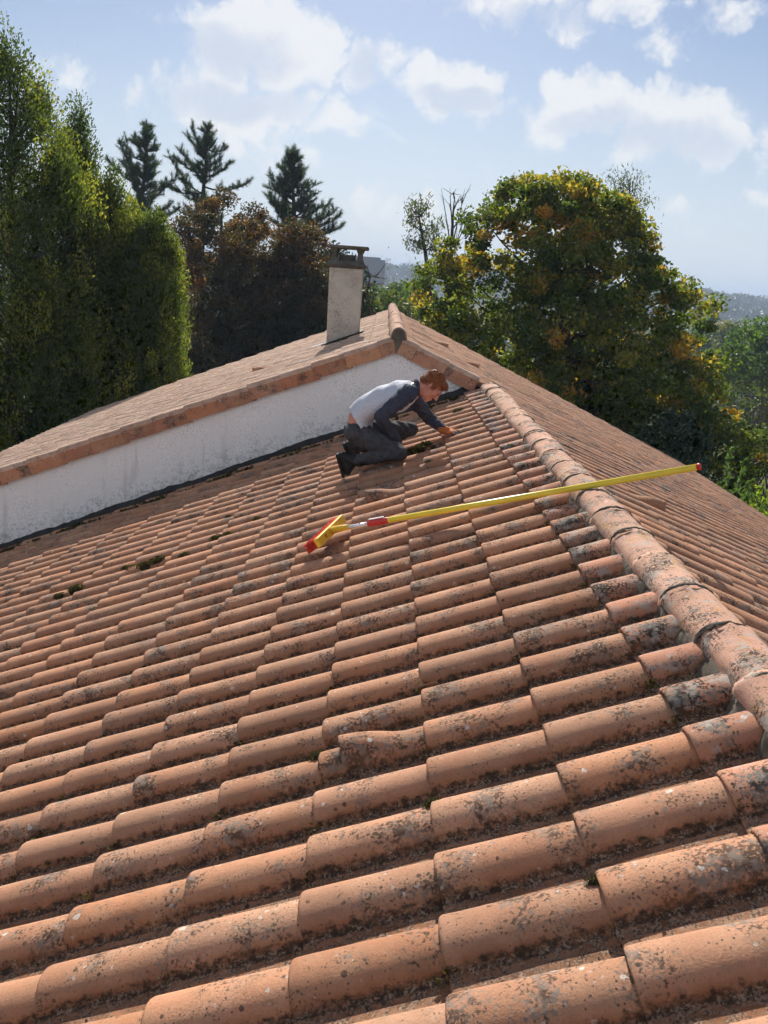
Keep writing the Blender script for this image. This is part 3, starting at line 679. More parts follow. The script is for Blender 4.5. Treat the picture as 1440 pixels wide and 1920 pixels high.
def tree(name, label, cat, rows, Dp, mat, nclump, nleaf, lsize, csize, group=None, seed=0, bark=None, base_px=None, tintf=None, aspect=.55, lobes=.16, inner=.3, flat=.75, stretch=(1, 1, 1), limbs=26, r0=.2, up=.35, depth=1.0, thing='tree', ground_z=None):
    prof = prof_from_px(rows, Dp); r = np.random.default_rng(seed+100)
    C, q = crown_clumps(prof, nclump, lobes, inner, depth, seed)
    k = max(3, int(nleaf/nclump)); n = nclump*k
    off = r.normal(size=(n, 3)); off /= np.linalg.norm(off, axis=1)[:, None]; off *= (r.random(n)**.45)[:, None]
    cs = np.repeat(csize*r.uniform(.6, 1.35, nclump), k)[:, None]
    off = off*cs*np.array(stretch)*np.array([1, 1, flat])
    P = np.repeat(C, k, 0)+off
    cxy = np.stack([np.interp(P[:, 2], prof[:, 0], prof[:, 1]), np.interp(P[:, 2], prof[:, 0], prof[:, 2])], 1)
    out = np.concatenate([P[:, :2]-cxy, np.zeros((n, 1))], 1); out /= np.linalg.norm(out, axis=1)[:, None]+1e-6
    N = out*.6+np.array([0, 0, up])
    ct = r.random(nclump)
    zf = (C[:, 2]-prof[0, 0])/(prof[-1, 0]-prof[0, 0]+1e-6)
    tint = tintf(C, ct, zf, q, r) if tintf else ct
    tint = np.clip(np.repeat(tint, k)+r.normal(0, .09, n), 0, 1)
    V, F, _ = leaves(P, N, lsize*r.uniform(.6, 1.3, n), tint, aspect)
    b = prof[0]; gzv = ground_z if ground_z is not None else float(gz(b[1], b[2]))
    base = np.array([b[1], b[2], gzv])
    root = empty(name, tuple(base)); tag(root, label, cat, group)
    obj('crown', mesh_np('crown', V, F, mat, {'tint': ('FACE', tint)}, smooth=False), root)
    mb = MB(); trunk_mesh(mb, base-np.array([0, 0, .1]), prof, C, limbs, r0, seed); mb.build('trunk', bark or M_BARK, root, True)
    return root
M_HORN = leaf_material('hornbeam_leaf', [(0, (0.024, 0.042, 0.015)), (.45, (0.06, 0.081, 0.0225)), (.75, (0.1725, 0.1875, 0.036)), (1, (0.42, 0.33, 0.054))], .5)
M_BROWN = leaf_material('copper_leaf', [(0, (0.0184, 0.02415, 0.01265)), (.4, (0.0414, 0.0345, 0.01725)), (.75, (0.115, 0.0598, 0.023)), (1, (0.2645, 0.1092, 0.0276))], .45)
M_MAPLE = leaf_material('maple_leaf', [(0, (.028, .050, .015)), (.42, (.075, .102, .020)), (.62, (.16, .165, .028)), (.8, (.34, .23, .036)), (1, (.46, .21, .036))], .55)
M_PINE = leaf_material('pine_needle', [(0, (0.0308, 0.0506, 0.033)), (1, (0.0715, 0.1045, 0.0605))], .3, .6)
M_OLIVE = leaf_material('olive_leaf', [(0, (0.039, 0.065, 0.0234)), (.5, (0.078, 0.104, 0.0325)), (1, (0.169, 0.156, 0.039))], .35)
M_GREEN = leaf_material('green_leaf', [(0, (0.03375, 0.0675, 0.0189)), (.5, (0.0675, 0.1215, 0.027)), (1, (0.135, 0.189, 0.0405))], .42)
M_DARK = leaf_material('evergreen_leaf', [(0, (.010, .026, .010)), (1, (.030, .060, .022))], .15, .35, spec=.4)
M_BAMB = leaf_material('bamboo_leaf', [(0, (0.0675, 0.1215, 0.03375)), (1, (0.162, 0.243, 0.0675))], .45)
M_LIME = leaf_material('lime_leaf', [(0, (0.1375, 0.2125, 0.025)), (1, (0.325, 0.4, 0.05))], .5)
HG = 'row of upright hornbeams'
hb = [
    ('tallest upright green hornbeam with feathery spires beside the eave of the upper roof', [(92, 2, 18), (130, -18, 52), (190, -50, 92), (260, -85, 132), (350, -120, 168), (470, -150, 195), (600, -160, 215), (760, -160, 215), (900, -150, 200)], 20.5, 1),
    ('upright hornbeam with a narrow spire, next to the tallest one', [(218, 136, 148), (255, 122, 162), (310, 100, 188), (380, 78, 222), (470, 55, 252), (620, 40, 275), (780, 40, 270), (880, 60, 250)], 22.5, 2),
    ('mid height hornbeam with sunlit yellowish tips between the spired one and the shortest', [(328, 196, 212), (362, 172, 240), (410, 150, 270), (480, 130, 296), (570, 115, 312), (690, 110, 318), (820, 130, 300)], 22, 3),
    ('shortest sunlit yellow green hornbeam beside the copper leaved tree', [(412, 286, 306), (440, 262, 322), (490, 235, 336), (550, 215, 348), (630, 205, 354), (710, 205, 350), (800, 215, 335)], 21.5, 4)]
for lab, rows, Dp, sd in hb:
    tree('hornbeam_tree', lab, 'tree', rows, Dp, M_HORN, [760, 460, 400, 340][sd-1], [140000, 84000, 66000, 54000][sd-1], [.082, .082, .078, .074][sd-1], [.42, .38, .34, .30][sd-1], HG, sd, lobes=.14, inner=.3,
         flat=1.0, stretch=(.8, .8, 1.55), up=1.2, limbs=40, r0=.2, aspect=.5,
         tintf=lambda C, ct, zf, q, r: .20+.42*ct+.20*(q > .8)*(C[:, 0] > np.median(C[:, 0]))+.14*(r.random(len(ct)) < .07)-.04)  # outer clumps on one side tinted lighter: sunlit side painted into leaf colour
CG = 'copper leaved trees behind the roof'
for lab, rows, Dp, sd in [
    ('dark copper brown broadleaf tree in front of the middle pine', [(372, 375, 440), (405, 345, 485), (450, 326, 505), (520, 326, 510), (600, 330, 520), (690, 335, 520), (760, 350, 500)], 36, 11),
    ('copper brown broadleaf tree between two pines, lower crowned', [(400, 455, 490), (430, 432, 505), (470, 425, 480), (520, 420, 520), (600, 430, 540), (700, 440, 540)], 40, 12),
    ('rusty brown broadleaf tree standing nearest the chimney shaft', [(432, 540, 592), (465, 505, 612), (520, 480, 628), (600, 480, 640), (680, 480, 640)], 37, 13)]:
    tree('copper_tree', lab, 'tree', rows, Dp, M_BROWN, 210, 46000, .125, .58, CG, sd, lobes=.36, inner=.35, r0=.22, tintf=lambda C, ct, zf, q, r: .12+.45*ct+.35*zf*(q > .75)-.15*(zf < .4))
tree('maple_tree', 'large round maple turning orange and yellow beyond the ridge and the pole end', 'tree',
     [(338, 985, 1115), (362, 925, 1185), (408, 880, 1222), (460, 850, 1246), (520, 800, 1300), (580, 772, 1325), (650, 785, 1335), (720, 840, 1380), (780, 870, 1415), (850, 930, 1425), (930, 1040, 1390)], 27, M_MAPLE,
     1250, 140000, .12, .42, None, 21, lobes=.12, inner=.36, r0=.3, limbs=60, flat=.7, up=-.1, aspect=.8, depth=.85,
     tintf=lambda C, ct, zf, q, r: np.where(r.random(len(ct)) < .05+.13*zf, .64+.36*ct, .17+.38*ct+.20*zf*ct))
# slender and bare trees left of the maple
def sparse_tree(name, label, trunk_px, Dp, tips, nleaf, mat, seed, lsz=.22, bark=None, r0=.09):
    r = np.random.default_rng(seed); T = np.array([at(x, y, Dp) for x, y in trunk_px]); b = T[0]
    base = np.array([b[0], b[1], float(gz(b[0], b[1]))]); root = empty(name, tuple(base)); tag(root, label, 'tree')
    mb = MB(); tr = np.vstack([base-np.array([0, 0, .1]), T]); mb.tube(tr, np.linspace(r0*1.7, r0*.18, len(tr)), 7)
    ends = []
    for (k, x, y) in tips:
        s = T[k]; e = at(x, y, Dp)+np.array([0, r.normal(0, .6), 0]); m = (s+e)/2+np.array([0, 0, .12*np.linalg.norm(e-s)*r.choice([-1, .4])])
        tt = np.linspace(0, 1, 6)[:, None]; Q = (1-tt)**2*s+2*tt*(1-tt)*m+tt**2*e; mb.tube(Q, np.linspace(r0*.42, .01, 6), 5, False)
        for j in range(4):
            f = r.uniform(.35, .95); q0 = (1-f)**2*s+2*f*(1-f)*m+f*f*e; q1 = q0+(e-s)*r.uniform(.12, .3)+r.normal(0, .22, 3)+np.array([0, 0, .12]); mb.tube([q0, (q0+q1)/2+r.normal(0, .03, 3), q1], [.014, .011, .006], 4, False); ends.append(q1)
        ends.append(e)
    mb.build('trunk', bark or M_BARK, root, True)
    if nleaf:
        E_ = np.array(ends); k = nleaf//len(E_); P = np.repeat(E_, k, 0)+r.normal(0, .17, (k*len(E_), 3))-np.array([0, 0, .12]); n = len(P); ti = r.random(n)
        V, F, _ = leaves(P, np.tile([0, 0, -.9], (n, 1)), lsz*r.uniform(.6, 1.2, n), ti, .3); obj('crown', mesh_np('crown', V, F, mat, {'tint': ('FACE', ti)}, smooth=False), root)
    return root
sparse_tree('slender_tree', 'slender tree with sparse drooping grey green leaves beside the maple', [(806, 560), (803, 515), (797, 470), (790, 435), (786, 408), (784, 392)], 40,
            [(1, 830, 490), (1, 785, 505), (2, 825, 455), (2, 775, 450), (3, 815, 425), (3, 768, 415), (4, 800, 392), (4, 772, 405), (5, 782, 386), (2, 815, 470), (3, 808, 440), (1, 838, 500), (2, 790, 455)], 1500, M_OLIVE, 31)
sparse_tree('bare_tree', 'leafless tree with thin upright twigs against the maple', [(838, 570), (840, 510), (846, 470), (848, 430), (850, 395), (852, 372)], 36,
            [(1, 868, 420), (2, 832, 385), (2, 866, 375), (3, 842, 372), (3, 872, 390), (4, 862, 368), (1, 822, 420), (2, 878, 410), (5, 847, 362)], 0, None, 32)
sparse_tree('thin_tree', 'thin tree with airy pale leaves rising behind the top of the maple', [(1130, 520), (1150, 440), (1170, 390), (1180, 365)], 33,
            [(1, 1190, 365), (1, 1165, 350), (2, 1205, 378), (2, 1190, 350), (3, 1175, 345), (1, 1210, 395), (2, 1155, 352), (1, 1225, 420)], 900, M_OLIVE, 33, .16)
sparse_tree('twiggy_tree', 'dark crooked tree with few leaves between the chimney and the ridge end', [(712, 640), (700, 600), (690, 570), (688, 545), (694, 520), (690, 505)], 26,
            [(1, 715, 590), (2, 702, 560), (3, 682, 540), (4, 705, 520), (3, 700, 535)], 120, M_OLIVE, 34, .13, r0=.05)
# ---- pines
def pine(label, top, bottom, half, Dp, seed, extra=(), dens=1.0):
    r = np.random.default_rng(seed); a = at(*bottom, Dp); b = at(*top, Dp); base = np.array([a[0], a[1], float(gz(a[0], a[1]))])
    root = empty('pine_tree', tuple(base)); tag(root, label, 'tree', 'pines behind the copper trees')
    mb = MB(); P = np.vstack([base-np.array([0, 0, .1]), a, a*.66+b*.34+r.normal(0, .08, 3), a*.33+b*.67+r.normal(0, .08, 3), b]); mb.tube(P, [.24, .17, .12, .07, .02], 8)
    H = b[2]-a[2]; tuf = [(b, np.array([0, 0, 1.])), (b-np.array([0, 0, .25]), np.array([.2, 0, 1.]))]
    hw = half*Dp/FPX*1.1; nw = int(11*dens)
    def limb(s, e):
        m = (s+e)/2-np.array([0, 0, .22*np.linalg.norm(e-s)]); tt = np.linspace(0, 1, 6)[:, None]; Q = (1-tt)**2*s+2*tt*(1-tt)*m+tt**2*e
        mb.tube(Q, np.linspace(.055, .015, 6), 5, False)
        L = np.linalg.norm(e-s)
        for f in np.arange(.32, 1.01, .27/max(L, .3)):
            q0 = (1-f)**2*s+2*f*(1-f)*m+f*f*e
            for k in range(3):
                d = (e-s)/L*.5+r.normal(0, .45, 3); d[2] = abs(d[2])+.35; d /= np.linalg.norm(d); ln = r.uniform(.22, .5)
                q1 = q0+d*ln; mb.tube([q0, q1], [.014, .008], 4, False); tuf.append((q1, d)); tuf.append((q0+d*ln*.45, d))
    for i in range(nw):
        f = (i+.4+r.uniform(-.35, .35))/nw; z = b[2]-H*f; w = hw*(.10+1.0*f**.8)*r.uniform(.5, 1.2) if f < .8 else hw*r.uniform(.5, 1.05)
        s = np.array([np.interp(z, P[:, 2], P[:, j]) for j in range(3)])
        nb = 5 if r.random() < .6 else 4; a0 = r.uniform(0, 6)
        for k in range(nb):
            if r.random() < .10: continue
            g = a0+2*math.pi*k/nb+r.normal(0, .5); ww = w*r.uniform(.45, 1.2)
            limb(s+np.array([0, 0, r.normal(0, .12)]), s+np.array([math.cos(g)*ww, math.sin(g)*ww, ww*r.uniform(.1, .95)]))
    for (x0, y0, x1, y1) in extra: limb(at(x0, y0, Dp), at(x1, y1, Dp))
    mb.build('trunk', M_BARK, root, True)
    C = np.array([q for q, d in tuf]); Dd = np.array([d for q, d in tuf]); k = 40; n = len(C)*k
    dirs = np.repeat(Dd, k, 0)*.75+r.normal(0, .55, (n, 3)); dirs /= np.linalg.norm(dirs, axis=1)[:, None]
    st = np.repeat(C, k, 0)-np.repeat(Dd, k, 0)*(r.random(n)*.26)[:, None]; ln = r.uniform(.16, .30, n)[:, None]
    S = np.cross(dirs, r.normal(size=(n, 3))); S /= np.linalg.norm(S, axis=1)[:, None]
    V = np.stack([st-S*.009, st+S*.009, st+dirs*ln], 1).reshape(-1, 3); ti = np.clip(np.repeat(r.random(len(C)), k)+r.normal(0, .15, n), 0, 1)
    obj('crown', mesh_np('crown', V, np.arange(3*n).reshape(-1, 3), M_PINE, {'tint': ('FACE', ti)}, smooth=False), root)
pine('pine with several separate upright leaders, nearest the hornbeams', (277, 234), (262, 440), 62, 47, 51, [(262, 330, 222, 262), (262, 345, 203, 300), (262, 360, 236, 255), (262, 380, 330, 330)], 1.2)
pine('middle pine with an upswept crown, rising behind the dark copper tree', (390, 240), (378, 440), 66, 49, 52, [(382, 320, 336, 280), (382, 350, 462, 345)], 1.35)
pine('dense conical pine standing nearest the chimney', (552, 283), (552, 480), 74, 46, 53, [(552, 430, 636, 405), (552, 440, 640, 425), (552, 360, 500, 350)], 1.6)
tree('evergreen_tree', 'dark broadleaf tree filling the gap between the shortest hornbeam and the copper tree', 'tree', [(452, 335, 390), (500, 312, 425), (590, 300, 450), (700, 300, 450), (760, 310, 440)], 42, M_BROWN, 150, 22000, .16, .6, None, 62, r0=.15, lobes=.3)
tree('evergreen_tree', 'dark green broadleaf tree partly hidden behind the chimney', 'tree', [(470, 600, 640), (510, 585, 690), (570, 570, 700), (650, 560, 700), (700, 560, 690)], 42, M_DARK, 160, 9000, .2, .6, None, 61, r0=.15)
# ---- trees between the chimney and the maple, and on the right
def far_tree(lab, rows, Dp, mat, n, ls, cs, sd, group, name='broadleaf_tree'):
    tree(name, lab, 'tree', rows, Dp, mat, max(40, n//70), n, ls, cs, group, sd, lobes=.2, r0=.16*Dp/60, limbs=10)
MG = 'trees beyond the ridge between chimney and maple'
far_tree('yellow green tree directly behind the upper ridge end', [(552, 690, 745), (575, 672, 775), (605, 665, 790), (640, 660, 800), (690, 670, 790)], 48, M_OLIVE, 9000, .26, .7, 71, MG)
far_tree('yellow tinged tree at the foot of the chimney', [(548, 672, 692), (568, 655, 705), (600, 650, 712), (650, 650, 715)], 40, M_OLIVE, 5000, .2, .5, 72, MG)
far_tree('dark green rounded tree in front of the far grey tower', [(548, 700, 722), (556, 684, 742), (572, 674, 758), (600, 670, 760)], 110, M_GREEN, 5000, .5, 1.0, 73, MG)
far_tree('dull brown green tree behind the slender tree', [(545, 742, 770), (556, 728, 790), (575, 725, 810), (620, 720, 810)], 95, M_OLIVE, 5000, .5, 1.3, 74, MG)
far_tree('rounded green tree between slender tree and maple', [(545, 770, 800), (565, 755, 830), (600, 750, 850), (660, 750, 850)], 70, M_GREEN, 5000, .38, 1.0, 75, MG)
RG = 'trees in the valley beyond the maple'
far_tree('full green tree standing beyond the maple and the brushwood', [(612, 1410, 1470), (645, 1370, 1520), (700, 1345, 1540), (760, 1340, 1540), (840, 1350, 1530)], 58, M_GREEN, 14000, .30, .8, 81, RG)
far_tree('hazy pale green tree below the blue hillside beside the maple', [(598, 1318, 1338), (618, 1300, 1360), (650, 1290, 1368), (700, 1290, 1370)], 150, M_GREEN, 6000, .7, 1.7, 82, RG)
far_tree('hazy darker green tree between the pale one and the full one', [(608, 1360, 1395), (630, 1345, 1412), (670, 1340, 1420), (720, 1340, 1420)], 135, M_OLIVE, 6000, .62, 1.6, 83, RG)
# bare brushwood right
def brush(label, px, Dp, n, seed, spread, hgt):
    r = np.random.default_rng(seed); c = at(*px, Dp); g = float(gz(c[0], c[1])); root = empty('brushwood_shrub', (c[0], c[1], g)); tag(root, label, 'shrub')
    mb = MB()
    for i in range(n):
        s = np.array([c[0]+r.normal(0, spread*.4), c[1]+r.normal(0, .5), g-.05]); e = np.array([c[0]+r.normal(0, spread), c[1]+r.normal(0, 1.0), c[2]+r.uniform(-.3, 1)*hgt])
        m = (s+e)/2+r.normal(0, .3, 3); tt = np.linspace(0, 1, 7)[:, None]; Q = (1-tt)**2*s+2*tt*(1-tt)*m+tt**2*e; Q[1:] += r.normal(0, .05, (6, 3)); mb.tube(Q, np.linspace(.035, .008, 7), 4, False)
        for j in range(9):
            f = r.uniform(.4, 1); q0 = (1-f)**2*s+2*f*(1-f)*m+f*f*e; q1 = q0+r.normal(0, .35, 3)+np.array([0, 0, .2]); mb.tube([q0, (q0+q1)/2+r.normal(0, .05, 3), q1], [.011, .008, .005], 4, False)
    mb.build('branches', M_BARK_GREY, root, True)
    P = np.stack([c[0]+r.normal(0, spread, 1800), c[1]+r.normal(0, .9, 1800), c[2]+r.uniform(-.9, .8, 1800)*hgt], 1); ti = r.random(1800)
    V, F, _ = leaves(P, np.tile([0, 0, .2], (1800, 1)), .11*r.uniform(.6, 1.3, 1800), ti, .6); obj('foliage', mesh_np('foliage', V, F, M_OLIVE, {'tint': ('FACE', ti)}, smooth=False), root)
brush('tangled grey brushwood shrub below the full green tree', (1425, 800), 30, 46, 91, 1.1, 1.9)
tree('evergreen_shrub', 'rounded dark glossy evergreen shrub at the foot of the maple, against the roof edge', 'shrub', [(782, 1245, 1285), (805, 1205, 1312), (845, 1180, 1328), (890, 1170, 1335), (940, 1180, 1330)], 22.5, M_DARK, 260, 15000, .10, .28, None, 92, r0=.08, limbs=12)
def bamboo(label, px_list, Dp, mat, seed, lsz, nl):
    r = np.random.default_rng(seed); c = at(*px_list[0], Dp); g = float(gz(c[0], c[1])); root = empty('bamboo_clump', (c[0], c[1], g)); tag(root, label, 'bamboo')
    mb = MB(); P = []; N = []
    for (x, y) in px_list:
        e = at(x, y, Dp+r.normal(0, .5)); s = np.array([c[0]+r.normal(0, .35), c[1]+r.normal(0, .4), g-.05]); m = np.array([s[0]*.5+e[0]*.5, s[1]*.5+e[1]*.5, s[2]*.3+e[2]*.7])
        tt = np.linspace(0, 1, 8)[:, None]; Q = (1-tt)**2*s+2*tt*(1-tt)*m+tt**2*e; mb.tube(Q, np.linspace(.013, .004, 8), 5, False)
        for j in range(26):
            f = r.uniform(.38, 1.0); q0 = (1-f)**2*s+2*f*(1-f)*m+f*f*e; d = r.normal(0, 1, 3); d[2] = abs(d[2])*.8+.2; d /= np.linalg.norm(d); ln = r.uniform(.1, .34)*(1.25-f); q1 = q0+d*ln
            mb.tube([q0, q1], [.004, .002], 3, False)
            for k in range(nl): P.append(q0+(q1-q0)*r.uniform(.3, 1.1)); N.append(d*1.6+np.array([0, 0, .1]))
    mb.build('stems', M_OLIVE if False else M_BARK_GREY, root, True)
    n = len(P); ti = r.random(n); V, F, _ = leaves(np.array(P), np.array(N), lsz*r.uniform(.6, 1.2, n), ti, .17, .1); obj('foliage', mesh_np('foliage', V, F, mat, {'tint': ('FACE', ti)}, smooth=False), root)
bamboo('tall feathery light green bamboo in front of the brushwood', [(1378, 835), (1362, 870), (1395, 862), (1350, 905), (1385, 900), (1410, 895), (1340, 925)], 18.5, M_BAMB, 93, .17, 7)
bamboo('low spreading green bamboo at the eave below the tall bamboo', [(1400, 930), (1375, 925), (1425, 925), (1360, 940), (1440, 940), (1345, 915), (1410, 915), (1390, 945)], 17.8, M_BAMB, 94, .16, 8)
bamboo('bright yellow green bamboo tuft at the eave', [(1432, 905), (1445, 915), (1422, 925), (1455, 930), (1438, 935), (1428, 945)], 17.0, M_LIME, 95, .16, 9)
# ---- far woods: one mass on the slopes
M_FAR = leaf_material('far_wood_leaf', [(0, (.012, .022, .010)), (1, (.034, .048, .020))], .25)
def forest(name, label, mat, n, r0, r1, a0, a1, size, seed, nleaf):
    r = np.random.default_rng(seed); a = r.uniform(a0, a1, n); d = np.sqrt(r.uniform(r0**2, r1**2, n)); x = 1+d*np.sin(a); y = 8+d*np.cos(a); z = gz(x, y)
    s = size*r.uniform(.6, 1.35, n); C = np.stack([x, y, z+s*.9], 1); k = nleaf
    off = r.normal(size=(n*k, 3)); off /= np.linalg.norm(off, axis=1)[:, None]; off[:, 2] = np.abs(off[:, 2])*1.15-.25
    off *= (1+.22*np.sin(off[:, :1]*7+np.repeat(a, k)[:, None]*90)*np.sin(off[:, 2:]*6))
    P = np.repeat(C, k, 0)+off*np.repeat(s, k)[:, None]; ti = np.clip(np.repeat(r.random(n), k)+r.normal(0, .12, n*k), 0, 1)
    V, F, _ = leaves(P, off*.3, np.repeat(s, k)*.42*r.uniform(.6, 1.3, n*k), ti, .8); o = obj(name, mesh_np(name, V, F, mat, {'tint': ('FACE', ti)}, smooth=False))
    tag(o, label, 'wood', None, 'stuff')
forest('valley_wood', 'woodland filling the valley beyond the house', M_OLIVE, 1600, 130, 700, -.55, .75, 4.0, 201, 90)
forest('hillside_wood', 'blue hazy wooded hillside on the horizon', M_FAR, 3800, 750, 1450, -.5, .7, 6.0, 202, 60)
forest('distant_wood', 'faint wooded hills behind the wind turbine', M_FAR, 3000, 1450, 2700, -.45, .65, 8.0, 203, 40)
# ---- grey tower block with scaffolding
TD = 380.0
def tower():
    m = cement('tower_concrete', (.22, .22, .23), (.19, .19, .20), (.14, .14, .15)); a = at(655, 483, TD); b = at(723, 487, TD); w = b[0]-a[0]; zt_ = a[2]; g = float(gz(b[0], b[1]))
    root = empty('tower_block', (b[0]-w/2, b[1], g)); tag(root, 'grey concrete tower block with scaffolding, far beyond the chimney', 'building')
    mb = MB(); mb.box((b[0]-w, b[1], g-1), (b[0], b[1]+12, zt_)); mb.build('wall', m, root)
    mb = MB()
    for i in range(1, 12): mb.box((b[0]-w-.02, b[1]-.16, zt_-.4-i*1.0), (b[0]+.02, b[1]-.02, zt_-.3-i*1.0))
    mb.build('floor_bands', cement('tower_bands', (.14, .14, .15), (.12, .12, .13), (.1, .1, .11)), root)
    mb = MB(); mb.box((b[0]-w-.2, b[1]-.3, zt_), (b[0]-2.2, b[1]+12, zt_+.9)); mb.build('roof_parapet', m, root)
    mb = MB(); sm = simple('scaffold_steel', (.30, .30, .30), .5)
    for x in (b[0]+.6, b[0]+1.9): 
        for yy in (b[1]-.6, b[1]+3): mb.box((x-.09, yy-.09, g), (x+.09, yy+.09, zt_+1.2))
    for i in range(12):
        z = zt_+.4-i*1.7; mb.box((b[0]+.02, b[1]-.6, z), (b[0]+2.4, b[1]+3, z+.14))
    for k in range(6): mb.box((b[0]-w*.5+k*1.2, b[1]+2, zt_+.9), (b[0]-w*.5+k*1.2+.12, b[1]+2.12, zt_+2.2))
    mb.build('scaffolding', sm, root)
tower()
# ---- wind turbine
def turbine():
    m = simple('turbine_white', (.8, .8, .8), .4, .03, 1, .02); hub = at(769, 490, 1600); g = float(gz(hub[0], hub[1]))
    root = empty('wind_turbine', (hub[0], hub[1]+2, g)); tag(root, 'thin white wind turbine on the far hill', 'wind turbine')
    mb = MB(); mb.tube([(hub[0], hub[1]+2.5, g-1), (hub[0], hub[1]+2.5, hub[2])], [1.3, .7], 10); mb.build('tower', m, root, True)
    mb = MB(); mb.box((hub[0]-.9, hub[1]-.2, hub[2]-.9), (hub[0]+.9, hub[1]+5, hub[2]+.9)); mb.build('nacelle', m, root)
    for k in range(3):
        g_ = R_(100+120*k); d = np.array([math.cos(g_), 0, math.sin(g_)]); p_ = np.array([-d[2], 0, d[0]]); mb = MB()
        L = 14.5; c = np.array([hub[0], hub[1]-.7, hub[2]]); V = []
        for f, wd in ((0, .5), (.15, 1.1), (1, .22)):
            for (s, q) in ((-1, 0), (0, -.25), (1, 0), (0, .25)): V.append(c+d*L*f+p_*wd*.6*s+np.array([0, q*(1.2-f), 0]))
        mb.add(V, [(i*4+j, i*4+(j+1) % 4, i*4+4+(j+1) % 4, i*4+4+j) for i in range(2) for j in range(4)]+[(3, 2, 1, 0), (8, 9, 10, 11)]); mb.build('blade', m, root)
turbine()
# ================================================================ roof brush on a pole
P1 = np.array([-.602, 3.164, -.144]); P2 = np.array([.62, 2.66, ZR+.0545]); pd = (P2-P1)/np.linalg.norm(P2-P1)
def plastic(name, col, rough=.35): return simple(name, col, rough, .06, 8, .03, .5)
M_YEL = plastic('yellow_paint', (.80, .60, .045), .3); M_RED = plastic('red_plastic', (.55, .03, .022)); M_ALU = simple('aluminium', (.78, .78, .80), .38, .05, 5, .02, .5, .35); M_YEL2 = plastic('yellow_plastic', (.78, .47, .03), .4); M_INK = plastic('brown_print', (.35, .12, .03), .5); M_BRIS = simple('red_bristle', (.60, .045, .03), .8, .3, 90, .6)
brush_o = empty('roof_brush', tuple(P1)); tag(brush_o, 'long yellow telescopic pole with red bristled brush head, lying across the ridge', 'roof brush')
# find where the pole's far end projects to x=1308
ss_ = np.linspace(1, 4, 600); pe = ss_[np.argmin(abs(proj(P1+pd*ss_[:, None])[:, 0]-1306))]
PE = P1+pd*pe
mb = MB(); mb.tube([P1+pd*.135, P1+pd*.14, PE], [.016, .0178, .0178], 20); mb.build('pole', M_YEL, brush_o, True)
mb = MB(); mb.tube([PE+pd*.0005, PE+pd*.016, PE+pd*.022], [.0188, .0188, .014], 20); mb.build('end_cap', M_RED, brush_o, True)
ax = np.cross(pd, [0, 0, 1]); ax /= np.linalg.norm(ax); up_ = np.cross(ax, pd)
def obox(mb, c, X, Y, Z, hx, hy, hz, taper=1.0):
    V = []
    for z, tp in ((-hz, 1.0), (hz, taper)):
        for sx, sy in ((-1, -1), (1, -1), (1, 1), (-1, 1)): V.append(np.asarray(c)+X*hx*sx*tp+Y*hy*sy*tp+Z*z)
    return mb.add(V, [(0, 3, 2, 1), (4, 5, 6, 7), (0, 1, 5, 4), (1, 2, 6, 5), (2, 3, 7, 6), (3, 0, 4, 7)])
mb = MB(); mb.tube([P1+pd*.0, P1+pd*.008, P1+pd*.085, P1+pd*.135, P1+pd*.139], [.016, .021, .0235, .019, .018], 16); g_ = mb.build('grip_clamp', M_RED, brush_o, True)
mb = MB(); obox(mb, P1+pd*.06+up_*.025, pd, ax, up_, .050, .010, .003); bevel(mb.build('clamp_lever', plastic('white_plastic', (.8, .8, .78)), g_), .002)
mb = MB(); mb.tube([P1-pd*.135, P1+pd*.004], [.0115, .0115], 16); mb.build('inner_tube', M_ALU, brush_o, True)
mb = MB(); mb.tube([P1-pd*.055+up_*.010, P1-pd*.055+up_*.017], [.006, .005], 10); mb.build('lock_button', M_RED, brush_o, True)
# brush head: block across the pole, from lower left to upper right in plan
O, B = FL
hA = np.array(CAM)+0; 
def on_roof(x, y, h):
    d = ray(x, y); n_ = B[2]; return CAM+d*((h-n_@CAM)/(n_@d))
HA = on_roof(596, 1018, .075); HB = on_roof(643, 973, .095); hd = (HB-HA); hl = np.linalg.norm(hd); hd /= hl
# ferrule joins the pole to the block centre
hc = (HA+HB)/2
hn = np.array([.42, -.82, .36]); hn -= hd*(hn@hd); hn /= np.linalg.norm(hn); sd_ = np.cross(hn, hd)
mb = MB(); obox(mb, hc, hd, sd_, hn, hl/2+.012, .031, .014, .95); hb_o = bevel(mb.build('brush_block', M_YEL2, brush_o), .006, 3)
mb = MB(); mb.tube([hc+hn*.004, (hc+hn*.02+P1-pd*.15)/2, P1-pd*.128], [.024, .021, .015], 14); mb.build('socket', M_YEL2, hb_o, True)
mb = MB()
for (dx, dy, w, h) in ((-.085, -.006, .010, .004), (-.085, .006, .012, .004)): obox(mb, hc+hd*(dx)+sd_*dy+hn*.0148, hd, sd_, hn, w, h, .0006)
mb.build('print_mark', M_INK, hb_o)
mb = MB(); r = np.random.default_rng(77)
for i in range(700):
    a = r.uniform(-1, 1)*(hl/2+.008); b_ = r.uniform(-.026, .024); s = hc+hd*a+sd_*b_-hn*.013
    e = s-hn*.075*r.uniform(.85, 1.1)+hd*(a*.14)+sd_*b_*.3+r.normal(0, .003, 3)
    hgt_ = (e-O)@B[2]
    mb.tube([s, (s+e)/2+r.normal(0, .001, 3), e], [.0032, .003, .0022], 4, False)
mb.build('bristles', M_BRIS, brush_o, True)
